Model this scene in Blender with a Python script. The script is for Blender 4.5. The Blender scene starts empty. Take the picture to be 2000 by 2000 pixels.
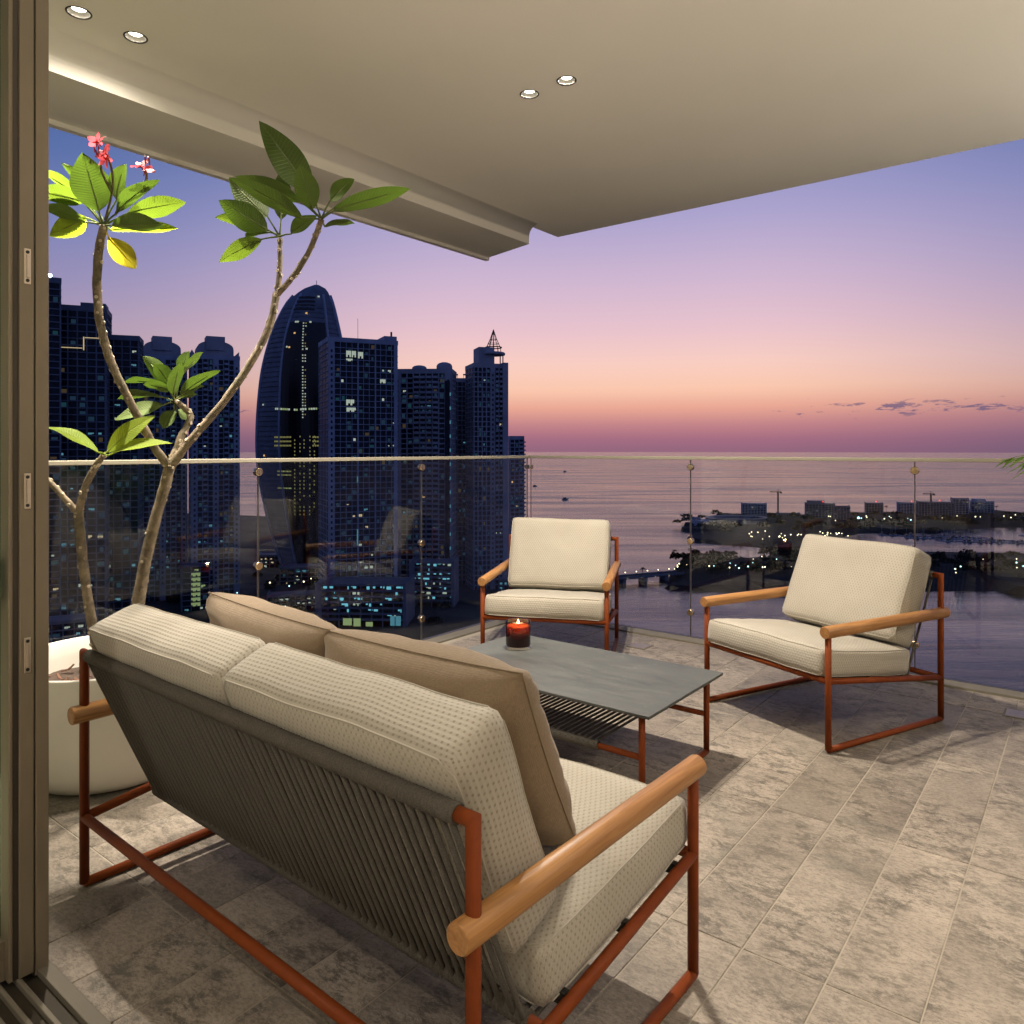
import bpy, bmesh, math, random
from mathutils import Vector, Matrix, noise
random.seed(7)
R = math.radians
scene = bpy.context.scene
COL = scene.collection

# ------------------------------------------------------------------ camera
cam_d = bpy.data.cameras.new('camera')
cam = bpy.data.objects.new('camera', cam_d)
COL.objects.link(cam)
cam.location = (0, 0, 1.2)
cam.rotation_euler = (R(90), 0, R(38))
cam_d.sensor_width = 36
cam_d.lens = 26.28
cam_d.shift_y = -0.0615
cam_d.clip_start = 0.05
cam_d.clip_end = 60000
scene.camera = cam

# ------------------------------------------------------------------ render settings
scene.render.engine = 'CYCLES'
cy = scene.cycles
cy.use_denoising = True
try: cy.denoiser = 'OPENIMAGEDENOISE'
except Exception: pass
cy.max_bounces = 6; cy.diffuse_bounces = 3; cy.glossy_bounces = 3
cy.use_light_tree = False
cy.use_adaptive_sampling = True; cy.adaptive_threshold = 0.02
cy.transmission_bounces = 6; cy.transparent_max_bounces = 16
cy.sample_clamp_indirect = 6
cy.caustics_reflective = False; cy.caustics_refractive = False
scene.view_settings.view_transform = 'Standard'
scene.view_settings.look = 'None'
scene.view_settings.gamma = 1
scene.view_settings.exposure = 0
scene.view_settings.use_curve_mapping = False

def lin(r, g, b):
    f = lambda c: (c/255/12.92) if c/255 <= 0.04045 else ((c/255+0.055)/1.055)**2.4
    return (f(r), f(g), f(b), 1)

# ------------------------------------------------------------------ world: dusk sky after sunset
world = bpy.data.worlds.new('World')
scene.world = world
world.use_nodes = True
wt = world.node_tree
wt.nodes.clear()
def wn(t, **k):
    n = wt.nodes.new(t)
    for a, v in k.items(): setattr(n, a, v)
    return n
def wl(a, b): wt.links.new(a, b)
def wmath(op, a, b=None, c=None):
    n = wn('ShaderNodeMath', operation=op)
    for i, v in enumerate((a, b, c)):
        if v is None: continue
        if isinstance(v, (int, float)): n.inputs[i].default_value = v
        else: wl(v, n.inputs[i])
    return n.outputs[0]
def wramp(fac, stops, interp='B_SPLINE'):
    n = wn('ShaderNodeValToRGB'); n.color_ramp.interpolation = interp
    e = n.color_ramp.elements
    e[0].position = stops[0][0]; e[0].color = stops[0][1]
    e[1].position = stops[-1][0]; e[1].color = stops[-1][1]
    for p, c in stops[1:-1]:
        x = e.new(p); x.color = c
    wl(fac, n.inputs[0]); return n.outputs[0]
tc = wn('ShaderNodeTexCoord')
sx = wn('ShaderNodeSeparateXYZ'); wl(tc.outputs['Generated'], sx.inputs[0])
dx, dy, dz = sx.outputs
SUNAZ = (-0.5150, 0.8572)          # horizontal direction of the afterglow
hl = wmath('SQRT', wmath('ADD', wmath('MULTIPLY', dx, dx), wmath('MULTIPLY', dy, dy)))
hl = wmath('MAXIMUM', hl, 1e-4)
ca = wmath('DIVIDE', wmath('ADD', wmath('MULTIPLY', dx, SUNAZ[0]), wmath('MULTIPLY', dy, SUNAZ[1])), hl)
ang = wmath('MULTIPLY', wmath('ARCCOSINE', wmath('MINIMUM', wmath('MAXIMUM', ca, -1.0), 1.0)), 57.2958)
elev = wmath('MULTIPLY', wmath('ARCSINE', dz), 57.2958)
e01 = wmath('DIVIDE', wmath('MAXIMUM', elev, 0.0), 90.0)
E = lambda d: d/90
rampA = wramp(e01, [(0, lin(150, 104, 126)), (E(.8), lin(166, 110, 130)), (E(1.9), lin(198, 134, 138)), (E(3.1), lin(234, 168, 148)), (E(4.5), lin(251, 200, 174)), (E(6.4), lin(249, 206, 194)), (E(9), lin(232, 195, 205)), (E(12.5), lin(208, 183, 209)), (E(17), lin(172, 164, 206)), (E(23), lin(122, 132, 188)), (E(34), lin(76, 96, 152)), (1, lin(36, 50, 98))], 'LINEAR')
rampB = wramp(e01, [(0, lin(102, 88, 114)), (E(1.0), lin(116, 94, 120)), (E(2.4), lin(156, 114, 128)), (E(3.8), lin(192, 152, 148)), (E(5.5), lin(186, 158, 170)), (E(8), lin(172, 153, 178)), (E(11), lin(150, 143, 183)), (E(14.5), lin(124, 131, 182)), (E(19), lin(88, 112, 168)), (E(26), lin(62, 86, 144)), (E(36), lin(48, 66, 118)), (1, lin(36, 50, 98))], 'LINEAR')
rampC = wramp(e01, [(0, lin(66, 76, 108)), (E(6), lin(80, 86, 126)), (E(14), lin(84, 94, 142)), (E(30), lin(66, 84, 138)), (1, lin(36, 50, 98))], 'LINEAR')
def smooth(v, a, b):
    n = wn('ShaderNodeMapRange', interpolation_type='SMOOTHSTEP')
    n.inputs[1].default_value = a; n.inputs[2].default_value = b
    wl(v, n.inputs[0]); return n.outputs[0]
def wmix(f, a, b):
    n = wn('ShaderNodeMix', data_type='RGBA')
    wl(f, n.inputs[0])
    for s, v in ((n.inputs[6], a), (n.inputs[7], b)):
        if isinstance(v, tuple): s.default_value = v
        else: wl(v, s)
    return n.outputs[2]
skyc = wmix(smooth(ang, 9, 42), rampA, rampB)
skyc = wmix(smooth(ang, 42, 115), skyc, rampC)
# thin broken clouds low over the sea, denser towards the north end of the bay
cmap = wn('ShaderNodeMapping'); wl(tc.outputs['Generated'], cmap.inputs[0])
cmap.inputs['Scale'].default_value = (26, 26, 115)
cn = wn('ShaderNodeTexNoise'); wl(cmap.outputs[0], cn.inputs['Vector'])
cn.inputs['Scale'].default_value = 1.35; cn.inputs['Detail'].default_value = 6; cn.inputs['Roughness'].default_value = .62
side = wmath('ADD', wmath('MULTIPLY', dx, 0.788), wmath('MULTIPLY', dy, 0.6157))
band = wmath('MULTIPLY', smooth(elev, 1.9, 2.6), wmath('SUBTRACT', 1.0, smooth(elev, 2.9, 3.9)))
thr = wmath('ADD', 0.63, wmath('MULTIPLY', wmath('SUBTRACT', 1.0, smooth(side, 0.22, 0.47)), 0.13))
cf = wn('ShaderNodeMapRange'); wl(wmath('SUBTRACT', wmath('ADD', cn.outputs['Fac'], wmath('MULTIPLY', band, 0.10)), thr), cf.inputs[0])
cf.inputs[1].default_value = 0.0; cf.inputs[2].default_value = 0.07
cfac = wmath('MULTIPLY', wmath('MULTIPLY', cf.outputs[0], band), 0.85)
skyc = wmix(cfac, skyc, lin(112, 96, 126))
bg = wn('ShaderNodeBackground'); wl(skyc, bg.inputs[0]); bg.inputs[1].default_value = 1.0
wo = wn('ShaderNodeOutputWorld'); wl(bg.outputs[0], wo.inputs[0])
# the sun is below the horizon: no sun lamp; the terrace is lit by its own downlights and by added unseen lamps

# ------------------------------------------------------------------ mesh helpers
class MB:
    """collects geometry for ONE mesh object"""
    def __init__(s): s.v = []; s.f = []; s.uv = {}; s.smooth = []
    def add(s, vs, fs, smooth=False):
        o = len(s.v); s.v += [tuple(p) for p in vs]
        for f in fs: s.f.append(tuple(i+o for i in f)); s.smooth.append(smooth)
    def box(s, x0, x1, y0, y1, z0, z1, M=None):
        vs = [Vector(p) for p in ((x0,y0,z0),(x1,y0,z0),(x1,y1,z0),(x0,y1,z0),(x0,y0,z1),(x1,y0,z1),(x1,y1,z1),(x0,y1,z1))]
        if M: vs = [M @ p for p in vs]
        s.add(vs, [(3,2,1,0),(4,5,6,7),(0,1,5,4),(1,2,6,5),(2,3,7,6),(3,0,4,7)])
    def quad(s, a, b, c, d): s.add([a, b, c, d], [(0,1,2,3)])
    def tube(s, pts, r, n=10, caps=True, smooth=True):
        pts = [Vector(p) for p in pts]; m = len(pts)
        rs = r if isinstance(r, (list, tuple)) else [r]*m
        tang = []
        for i in range(m):
            a = pts[max(i-1, 0)]; b = pts[min(i+1, m-1)]
            t0 = (pts[i]-a).normalized() if i > 0 else None
            t1 = (b-pts[i]).normalized() if i < m-1 else None
            t = (t0+t1) if (t0 and t1) else (t0 or t1)
            tang.append(t.normalized())
        up = Vector((0,0,1)) if abs(tang[0].z) < .9 else Vector((1,0,0))
        nrm = (up - tang[0]*up.dot(tang[0])).normalized()
        vs = []
        for i in range(m):
            nrm = (nrm - tang[i]*nrm.dot(tang[i])).normalized()
            bn = tang[i].cross(nrm)
            k = 1.0
            if 0 < i < m-1:
                c = max(.35, (pts[i]-pts[i-1]).normalized().dot(tang[i])); k = 1/c
            for j in range(n):
                a = 2*math.pi*j/n
                d = nrm*math.cos(a)+bn*math.sin(a)
                if k > 1.02:      # mitre: stretch in the bend plane only
                    bend = ((pts[i+1]-pts[i]).normalized()-(pts[i]-pts[i-1]).normalized())
                    if bend.length > 1e-6:
                        bend = (bend - tang[i]*bend.dot(tang[i])).normalized()
                        d = d + bend*d.dot(bend)*(k-1)
                vs.append(pts[i]+d*rs[i])
        fs = []
        for i in range(m-1):
            for j in range(n):
                fs.append((i*n+j, i*n+(j+1)%n, (i+1)*n+(j+1)%n, (i+1)*n+j))
        s.add(vs, fs, smooth)
        if caps:
            o = len(s.v)-len(vs)
            s.f.append(tuple(o+j for j in reversed(range(n)))); s.smooth.append(False)
            s.f.append(tuple(o+(m-1)*n+j for j in range(n))); s.smooth.append(False)
    def lathe(s, prof, n=32, c=(0,0,0), smooth=True, close=False):
        vs = []; 
        for r, z in prof:
            for j in range(n):
                a = 2*math.pi*j/n
                vs.append((c[0]+r*math.cos(a), c[1]+r*math.sin(a), c[2]+z))
        fs = []
        for i in range(len(prof)-1):
            for j in range(n):
                fs.append((i*n+j, i*n+(j+1)%n, (i+1)*n+(j+1)%n, (i+1)*n+j))
        s.add(vs, fs, smooth)
        o = len(s.v)-len(vs)
        if close:
            s.f.append(tuple(o+j for j in reversed(range(n)))); s.smooth.append(False)
            s.f.append(tuple(o+(len(prof)-1)*n+j for j in range(n))); s.smooth.append(False)
    def mesh(s, name, mat):
        me = bpy.data.meshes.new(name)
        me.from_pydata(s.v, [], s.f)
        me.polygons.foreach_set('use_smooth', s.smooth)
        if s.uv:
            ul = me.uv_layers.new(name='UVMap')
            k = 0
            for fi, f in enumerate(s.f):
                for ci in range(len(f)):
                    ul.data[k].uv = s.uv.get(fi, ((0,0),)*len(f))[ci]; k += 1
        if mat: me.materials.append(mat)
        me.update(); return me
    def build(s, name, mat, parent=None, loc=None):
        return link(name, s.mesh(name, mat), parent, loc)

def link(name, me, parent=None, loc=None):
    o = bpy.data.objects.new(name, me); COL.objects.link(o)
    if parent: o.parent = parent
    if loc is not None: o.location = loc
    return o
def empty(name, loc=(0,0,0), rz=0):
    o = bpy.data.objects.new(name, None); COL.objects.link(o)
    o.location = loc; o.rotation_euler = (0,0,rz); o.empty_display_size = .1
    return o
def tag(o, label=None, cat=None, group=None, kind=None):
    if label: o['label'] = label
    if cat: o['category'] = cat
    if group: o['group'] = group
    if kind: o['kind'] = kind
    return o
def bevel(o, w=.002, seg=2):
    m = o.modifiers.new('bevel', 'BEVEL'); m.width = w; m.segments = seg; m.limit_method = 'ANGLE'
    return o
def smoothpath(pts, sub=4):
    """Catmull-Rom through pts (tuples of any length)"""
    out = []
    n = len(pts)
    for i in range(n-1):
        p0 = pts[max(i-1,0)]; p1 = pts[i]; p2 = pts[i+1]; p3 = pts[min(i+2,n-1)]
        for k in range(sub):
            t = k/sub
            out.append(tuple(.5*((2*b)+(-a+c)*t+(2*a-5*b+4*c-d)*t*t+(-a+3*b-3*c+d)*t**3) for a,b,c,d in zip(p0,p1,p2,p3)))
    out.append(tuple(pts[-1])); return out

# ------------------------------------------------------------------ materials
MATS = {}
class NT:
    def __init__(s, name):
        s.m = bpy.data.materials.new(name); s.m.use_nodes = True
        s.t = s.m.node_tree; s.t.nodes.clear()
        s.out = s.t.nodes.new('ShaderNodeOutputMaterial')
        MATS[name] = s.m
    def n(s, t, **k):
        x = s.t.nodes.new(t)
        for a, v in k.items(): setattr(x, a, v)
        return x
    def l(s, a, b): s.t.links.new(a, b)
    def put(s, sock, v):
        if isinstance(v, (int, float)): sock.default_value = v
        elif isinstance(v, (tuple, list)): sock.default_value = v if len(v) == len(sock.default_value) else tuple(v)+(1,)
        else: s.l(v, sock)
    def math(s, op, a, b=None, c=None):
        x = s.n('ShaderNodeMath', operation=op)
        for i, v in enumerate((a,b,c)):
            if v is not None: s.put(x.inputs[i], v)
        return x.outputs[0]
    def mix(s, f, a, b, blend='MIX'):
        x = s.n('ShaderNodeMix', data_type='RGBA', blend_type=blend)
        s.put(x.inputs[0], f); s.put(x.inputs[6], a); s.put(x.inputs[7], b); return x.outputs[2]
    def noise(s, vec, scale, detail=4, rough=.55, dist=0):
        x = s.n('ShaderNodeTexNoise')
        if vec: s.l(vec, x.inputs['Vector'])
        x.inputs['Scale'].default_value = scale; x.inputs['Detail'].default_value = detail
        x.inputs['Roughness'].default_value = rough; x.inputs['Distortion'].default_value = dist
        return x.outputs['Fac']
    def rng(s, v, a, b, c=0, d=1):
        x = s.n('ShaderNodeMapRange'); s.put(x.inputs[0], v)
        for i, k in enumerate((a,b,c,d)): x.inputs[i+1].default_value = k
        return x.outputs[0]
    def mapping(s, vec, scale=(1,1,1), rot=(0,0,0), loc=None):
        x = s.n('ShaderNodeMapping'); s.l(vec, x.inputs[0])
        x.inputs['Scale'].default_value = scale; x.inputs['Rotation'].default_value = rot
        if loc is not None: s.put(x.inputs['Location'], loc)
        return x.outputs[0]
    def coord(s, w='Object'): return s.n('ShaderNodeTexCoord').outputs[w]
    def bump(s, h, strength=.3, dist=.002):
        x = s.n('ShaderNodeBump'); x.inputs['Strength'].default_value = strength; x.inputs['Distance'].default_value = dist
        s.l(h, x.inputs['Height']); return x.outputs[0]
    def pbr(s, col, rough=.5, metal=0, normal=None, **k):
        x = s.n('ShaderNodeBsdfPrincipled')
        s.put(x.inputs['Base Color'], col); s.put(x.inputs['Roughness'], rough); s.put(x.inputs['Metallic'], metal)
        if normal: s.l(normal, x.inputs['Normal'])
        for a, v in k.items(): s.put(x.inputs[a.replace('_', ' ')], v)
        return x.outputs[0]
    def done(s, sh): s.l(sh, s.out.inputs[0]); return s.m
def simple(name, col, rough=.5, metal=0, bscale=None, bstr=.2, var=.12, vscale=3, **k):
    a = NT(name); c = a.coord()
    f = a.rng(a.noise(c, vscale, 5), .3, .7)
    cc = a.mix(f, tuple(x*(1-var) for x in col)+(1,), tuple(min(1,x*(1+var)) for x in col)+(1,))
    nrm = a.bump(a.noise(c, bscale, 4), bstr, .002) if bscale else None
    return a.done(a.pbr(cc, rough, metal, nrm, **k))
def emit(name, col, st, light=False):
    a = NT(name)
    if not light: a.m.cycles.emission_sampling = 'NONE'   # tiny far lights: seen, not sampled
    e = a.n('ShaderNodeEmission'); e.inputs[0].default_value = tuple(col)+(1,); e.inputs[1].default_value = st
    return a.done(e.outputs[0])

def mk_tile():
    a = NT('stone_tile')
    pos = a.n('ShaderNodeNewGeometry').outputs['Position']
    rnd = a.n('ShaderNodeObjectInfo').outputs['Random']
    off = a.n('ShaderNodeCombineXYZ'); a.l(a.math('MULTIPLY', rnd, 37.0), off.inputs[0]); a.l(a.math('MULTIPLY', rnd, 91.0), off.inputs[1])
    p = a.mapping(pos, (1,1,1), (0,0,0), off.outputs[0])
    pst = a.mapping(p, (.85, 1.55, 1), (0,0,R(-16)))
    big = a.noise(p, 2.2, 6, .62, .5)
    col = a.mix(a.rng(big, .34, .66), (.215,.182,.148,1), (.370,.315,.258,1))
    tone = a.rng(rnd, 0, 1, .86, 1.10)
    sh = a.n('ShaderNodeHueSaturation'); a.l(col, sh.inputs['Color']); a.l(tone, sh.inputs['Value']); col = sh.outputs[0]
    patch = a.noise(p, 4.2, 5, .6, .8)
    st = a.noise(pst, 16, 13, .84, .25)
    bl = a.math('MULTIPLY', a.rng(st, .475, .56), a.rng(patch, .36, .56, .08, 1))
    col = a.mix(a.math('MULTIPLY', bl, .88), col, (.075,.065,.052,1))
    fine = a.noise(pst, 70, 10, .85, .2)
    col = a.mix(a.rng(fine, .49, .58, 0, .60), col, (.110,.092,.075,1))
    col = a.mix(a.rng(fine, .38, .47, .35, 0), col, (.42,.37,.31,1))
    gray = a.noise(p, 3.1, 8, .7, .6)
    col = a.mix(a.rng(gray, .55, .68, 0, .50), col, (.115,.116,.098,1))
    vein = a.noise(pst, 9, 6, .7, 1.2)
    ve = a.math('ABSOLUTE', a.math('SUBTRACT', vein, .5))
    col = a.mix(a.math('MULTIPLY', a.rng(ve, .0, .006, .7, 0), a.rng(patch, .56, .64)), col, (.60,.55,.48,1))
    speck = a.noise(p, 110, 3, .6)
    col = a.mix(a.rng(speck, .68, .74, 0, .6), col, (.05,.045,.04,1))
    rough = a.rng(big, .3, .7, .45, .62)
    h = a.math('ADD', st, a.math('MULTIPLY', fine, .6))
    return a.done(a.pbr(col, rough, 0, a.bump(h, .45, .003), Specular_IOR_Level=.3))
mk_tile()
simple('grout', (.32,.28,.225), .8, bscale=60)
simple('ceiling_paint', (.80,.765,.69), .62, bscale=45, bstr=.05, var=.025, vscale=1.2)
simple('wall_paint', (.74,.70,.62), .6, bscale=45, bstr=.05, var=.03, vscale=1.2)
simple('interior_floor', (.58,.52,.44), .35, bscale=8, bstr=.05, var=.15, vscale=2)
simple('rail_metal', (.30,.272,.205), .55, .1, var=.05)
simple('channel_metal', (.15,.132,.10), .65, .0, var=.10, bscale=70, bstr=.08)
simple('dark_gasket', (.02,.02,.022), .5)
simple('brass', (.80,.62,.38), .22, 1.0, var=.06, vscale=90)
simple('door_bronze', (.20,.165,.115), .45, .35, var=.07, vscale=5, bscale=220, bstr=.04)
simple('door_bronze_dark', (.055,.046,.034), .45, .5, var=.07)
simple('latch_steel', (.62,.55,.46), .3, .9, var=.06, vscale=40)
simple('black_plastic', (.012,.012,.012), .4)
simple('pot_white', (.70,.67,.60), .55, var=.04, vscale=6, bscale=160, bstr=.10)
simple('orange_frame', (.175,.038,.009), .5, 0, var=.08, vscale=40, bscale=400, bstr=.06, Specular_IOR_Level=.12)
simple('trim_dark', (.03,.03,.028), .4, .6)
def mk_reflector():
    a = NT('reflector'); return a.done(a.pbr((.30,.29,.26), .45, .5))
mk_reflector()
emit('lamp_lens', (1, .90, .74), 14)
emit('flame', (1, .62, .25), 9)
emit('added_globe_shade', (1, .88, .72), 5)
emit('beacon', (.70, .95, 1), 30)
emit('lit_warm', (1, .78, .45), .55)
emit('lit_amber', (1, .58, .22), .75)
emit('lit_teal', (.18, .55, .72), .38)
emit('lit_white', (.75, .88, .74), .48)
emit('lit_yellow', (.80, .76, .28), .22)
emit('lit_green', (.62, .80, .36), .38)
emit('lit_garage', (.14, .46, .58), 1.1)
emit('lit_red', (1, .08, .06), 2.2)
emit('street_light', (1, .85, .55), 5)
emit('street_light_cool', (.55, .95, 1), 4)

def mk_wood():
    a = NT('teak'); c = a.coord()
    g = a.noise(a.mapping(c, (55, 3.2, 55)), 1, 6, .6, 1.2)
    g2 = a.noise(a.mapping(c, (260, 7, 260)), 1, 3, .5)
    col = a.mix(a.rng(g, .3, .7), (.255,.110,.030,1), (.455,.225,.075,1))
    col = a.mix(a.rng(g2, .55, .75, 0, .45), col, (.17,.070,.018,1))
    return a.done(a.pbr(col, .45, 0, a.bump(g2, .12, .001)))
mk_wood()
def mk_fabric():
    # cream woven outdoor fabric: staggered taupe dashes on a ribbed weave; UV in metres
    a = NT('cushion_fabric'); uv = a.coord('UV')
    sp = a.n('ShaderNodeSeparateXYZ'); a.l(uv, sp.inputs[0])
    PU, PV = .0138, .0112
    v = a.math('DIVIDE', sp.outputs[1], PV); row = a.math('FLOOR', v); fv = a.math('SUBTRACT', v, row)
    sh = a.math('MULTIPLY', a.math('MODULO', a.math('ADD', row, 4000.0), 2.0), .5)
    u = a.math('ADD', a.math('DIVIDE', sp.outputs[0], PU), sh); cu = a.math('FLOOR', u); fu = a.math('SUBTRACT', u, cu)
    du = a.rng(a.math('ABSOLUTE', a.math('SUBTRACT', fu, .5)), .13, .21, 1, 0)
    dv = a.rng(a.math('ABSOLUTE', a.math('SUBTRACT', fv, .5)), .17, .28, 1, 0)
    dot = a.math('MULTIPLY', du, dv)
    cell = a.n('ShaderNodeTexWhiteNoise', noise_dimensions='2D')
    cv = a.n('ShaderNodeCombineXYZ'); a.l(cu, cv.inputs[0]); a.l(row, cv.inputs[1]); a.l(cv.outputs[0], cell.inputs['Vector'])
    dot = a.math('MULTIPLY', dot, a.rng(cell.outputs[0], 0, 1, .72, 1))
    fine = a.noise(a.mapping(uv, (900, 420, 1)), 1, 2, .6)
    rib = a.math('SINE', a.math('MULTIPLY', sp.outputs[1], 2*math.pi/PV))
    ribu = a.math('SINE', a.math('MULTIPLY', sp.outputs[0], 2*math.pi/.0042))
    soil = a.noise(a.coord(), 3.5, 4)
    base = a.mix(a.rng(soil, .3, .7), (.375,.342,.278,1), (.440,.404,.336,1))
    base = a.mix(a.rng(fine, .35, .7, .0, .25), base, (.27,.245,.20,1))
    col = a.mix(a.math('MULTIPLY', dot, .72), base, (.205,.172,.125,1))
    h = a.math('ADD', a.math('ADD', a.math('MULTIPLY', rib, .25), a.math('MULTIPLY', ribu, .14)), a.math('SUBTRACT', a.math('MULTIPLY', fine, .5), a.math('MULTIPLY', dot, .7)))
    return a.done(a.pbr(col, .85, 0, a.bump(h, .55, .0016), Sheen_Weight=.15))
mk_fabric()
def mk_linen():
    a = NT('linen'); uv = a.coord('UV')
    wx = a.noise(a.mapping(uv, (900, 90, 1)), 1, 2, .6); wy = a.noise(a.mapping(uv, (90, 900, 1)), 1, 2, .6)
    w = a.math('ADD', wx, wy)
    sp = a.n('ShaderNodeSeparateXYZ'); a.l(uv, sp.inputs[0])
    grid = a.math('ADD', a.math('SINE', a.math('MULTIPLY', sp.outputs[0], 2*math.pi/.0022)), a.math('SINE', a.math('MULTIPLY', sp.outputs[1], 2*math.pi/.0022)))
    col = a.mix(a.rng(w, .7, 1.3), (.150,.104,.060,1), (.245,.176,.106,1))
    h = a.math('ADD', a.math('MULTIPLY', w, .7), a.math('MULTIPLY', grid, .12))
    return a.done(a.pbr(col, .9, 0, a.bump(h, .4, .0012), Sheen_Weight=.2))
mk_linen()
def mk_rope(name, c0, c1):
    a = NT(name); c = a.coord()
    n1 = a.noise(c, 420, 3, .65); n2 = a.noise(c, 60, 3)
    col = a.mix(a.rng(n1, .3, .7), c0+(1,), c1+(1,))
    return a.done(a.pbr(col, .9, 0, a.bump(a.math('ADD', n1, n2), .6, .0015)))
mk_rope('rope', (.045,.040,.033), (.112,.099,.081))
mk_rope('rope_dark', (.035,.030,.024), (.085,.072,.056))
def mk_tabletop():
    a = NT('table_stone'); c = a.coord()
    s1 = a.noise(a.mapping(c, (3, 16, 3), (0,0,R(12))), 1.3, 8, .7, 1.0)
    s2 = a.noise(a.mapping(c, (14, 60, 14), (0,0,R(12))), 1.6, 5, .7, .4)
    col = a.mix(a.rng(s1, .3, .7), (.055,.059,.056,1), (.100,.104,.098,1))
    col = a.mix(a.rng(s2, .60, .72, 0, .45), col, (.22,.22,.20,1))
    col = a.mix(a.rng(s2, .28, .40, .35, 0), col, (.11,.12,.11,1))
    return a.done(a.pbr(col, a.rng(s1, .3, .7, .48, .60), 0, a.bump(s2, .12, .001), Specular_IOR_Level=.35))
mk_tabletop()
def mk_glass(name, tint=(.93,.955,.95), ior=1.5, rough=0.0, bump=False):
    # thin pane: sees straight through, mirrors by Fresnel
    a = NT(name)
    fr = a.n('ShaderNodeFresnel')
    bf = a.n('ShaderNodeNewGeometry').outputs['Backfacing']     # same mirror strength from both sides of the pane
    a.l(a.math('ADD', ior, a.math('MULTIPLY', bf, 1/ior-ior)), fr.inputs[0])
    tr = a.n('ShaderNodeBsdfTransparent'); tr.inputs[0].default_value = tint+(1,)
    gl = a.n('ShaderNodeBsdfGlossy'); gl.inputs[0].default_value = (1,1,1,1); gl.inputs['Roughness'].default_value = rough
    m = a.n('ShaderNodeMixShader'); a.l(fr.outputs[0], m.inputs[0]); a.l(tr.outputs[0], m.inputs[1]); a.l(gl.outputs[0], m.inputs[2])
    return a.done(m.outputs[0])
mk_glass('balustrade_glass', (.93,.955,.95), 1.42)
mk_glass('amber_glass', (.17,.035,.012), 1.5)
mk_glass('clear_glass', (.92,.92,.92), 1.5)
mk_glass('door_glass', (.70,.78,.70), 1.6)
def mk_wax():
    a = NT('wax')
    return a.done(a.pbr((.80,.55,.36), .5, 0, None, Subsurface_Weight=.9, Subsurface_Radius=(.06,.02,.008), Subsurface_Scale=.6))
mk_wax()
def mk_leaf(name, c0, c1, tr, vein, tw):
    a = NT(name); uv = a.coord('UV'); ob = a.coord()
    sp = a.n('ShaderNodeSeparateXYZ'); a.l(uv, sp.inputs[0])
    au = a.math('ABSOLUTE', a.math('SUBTRACT', a.math('MULTIPLY', sp.outputs[0], 2.0), 1.0))
    mid = a.rng(au, .02, .07, 1, 0)
    ph = a.math('MULTIPLY', a.math('SUBTRACT', sp.outputs[1], a.math('MULTIPLY', au, .10)), 22.0)
    fr = a.math('ABSOLUTE', a.math('SUBTRACT', a.math('SUBTRACT', ph, a.math('FLOOR', ph)), .5))
    lat = a.rng(fr, .0, .20, 1, 0)
    edge = a.rng(au, .95, 1, 0, 1)
    rnd = a.n('ShaderNodeObjectInfo').outputs['Random']
    nf = a.math('ADD', a.math('MULTIPLY', a.noise(ob, 14, 5), .7), a.math('MULTIPLY', rnd, .3))
    col = a.mix(a.rng(nf, .3, .7), c0+(1,), c1+(1,))
    ve = a.math('MAXIMUM', mid, a.math('MULTIPLY', lat, .60))
    colv = a.mix(a.math('MULTIPLY', ve, .7), col, vein+(1,))
    h = a.math('SUBTRACT', a.math('MULTIPLY', lat, -.6), mid)
    nb = a.bump(h, .5, .003)
    p = a.pbr(colv, .55, 0, nb, Specular_IOR_Level=.15)
    t = a.n('ShaderNodeBsdfTranslucent')
    tcol = a.mix(a.math('MULTIPLY', ve, .55), tr+(1,), tuple(x*.45 for x in tr)+(1,)); a.l(tcol, t.inputs[0]); a.l(nb, t.inputs['Normal'])
    m = a.n('ShaderNodeMixShader'); m.inputs[0].default_value = tw
    a.l(p, m.inputs[1]); a.l(t.outputs[0], m.inputs[2])
    return a.done(m.outputs[0])
mk_leaf('leaf_green', (.055,.090,.020), (.090,.132,.032), (.15,.27,.025), (.16,.19,.075), .13)
mk_leaf('leaf_light', (.060,.105,.016), (.105,.155,.028), (.24,.38,.03), (.18,.22,.06), .18)
mk_leaf('leaf_lime', (.14,.22,.02), (.22,.30,.03), (.50,.64,.03), (.30,.34,.08), .45)
mk_leaf('leaf_yellow', (.38,.36,.02), (.52,.44,.03), (.85,.74,.05), (.35,.25,.06), .5)
mk_leaf('palm_leaf', (.05,.10,.02), (.09,.15,.03), (.20,.32,.04), (.16,.2,.07), .3)
def mk_petal():
    a = NT('petal'); uv = a.coord('UV')
    sp = a.n('ShaderNodeSeparateXYZ'); a.l(uv, sp.inputs[0])
    col = a.mix(a.rng(sp.outputs[1], .1, .9), (.33,.02,.035,1), (.50,.10,.12,1))
    p = a.pbr(col, .6)
    t = a.n('ShaderNodeBsdfTranslucent'); t.inputs[0].default_value = (.6,.08,.10,1)
    m = a.n('ShaderNodeMixShader'); m.inputs[0].default_value = .25
    a.l(p, m.inputs[1]); a.l(t.outputs[0], m.inputs[2]); return a.done(m.outputs[0])
mk_petal()
simple('pedicel', (.10,.075,.03), .6)
simple('bud', (.28,.03,.06), .5)
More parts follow.
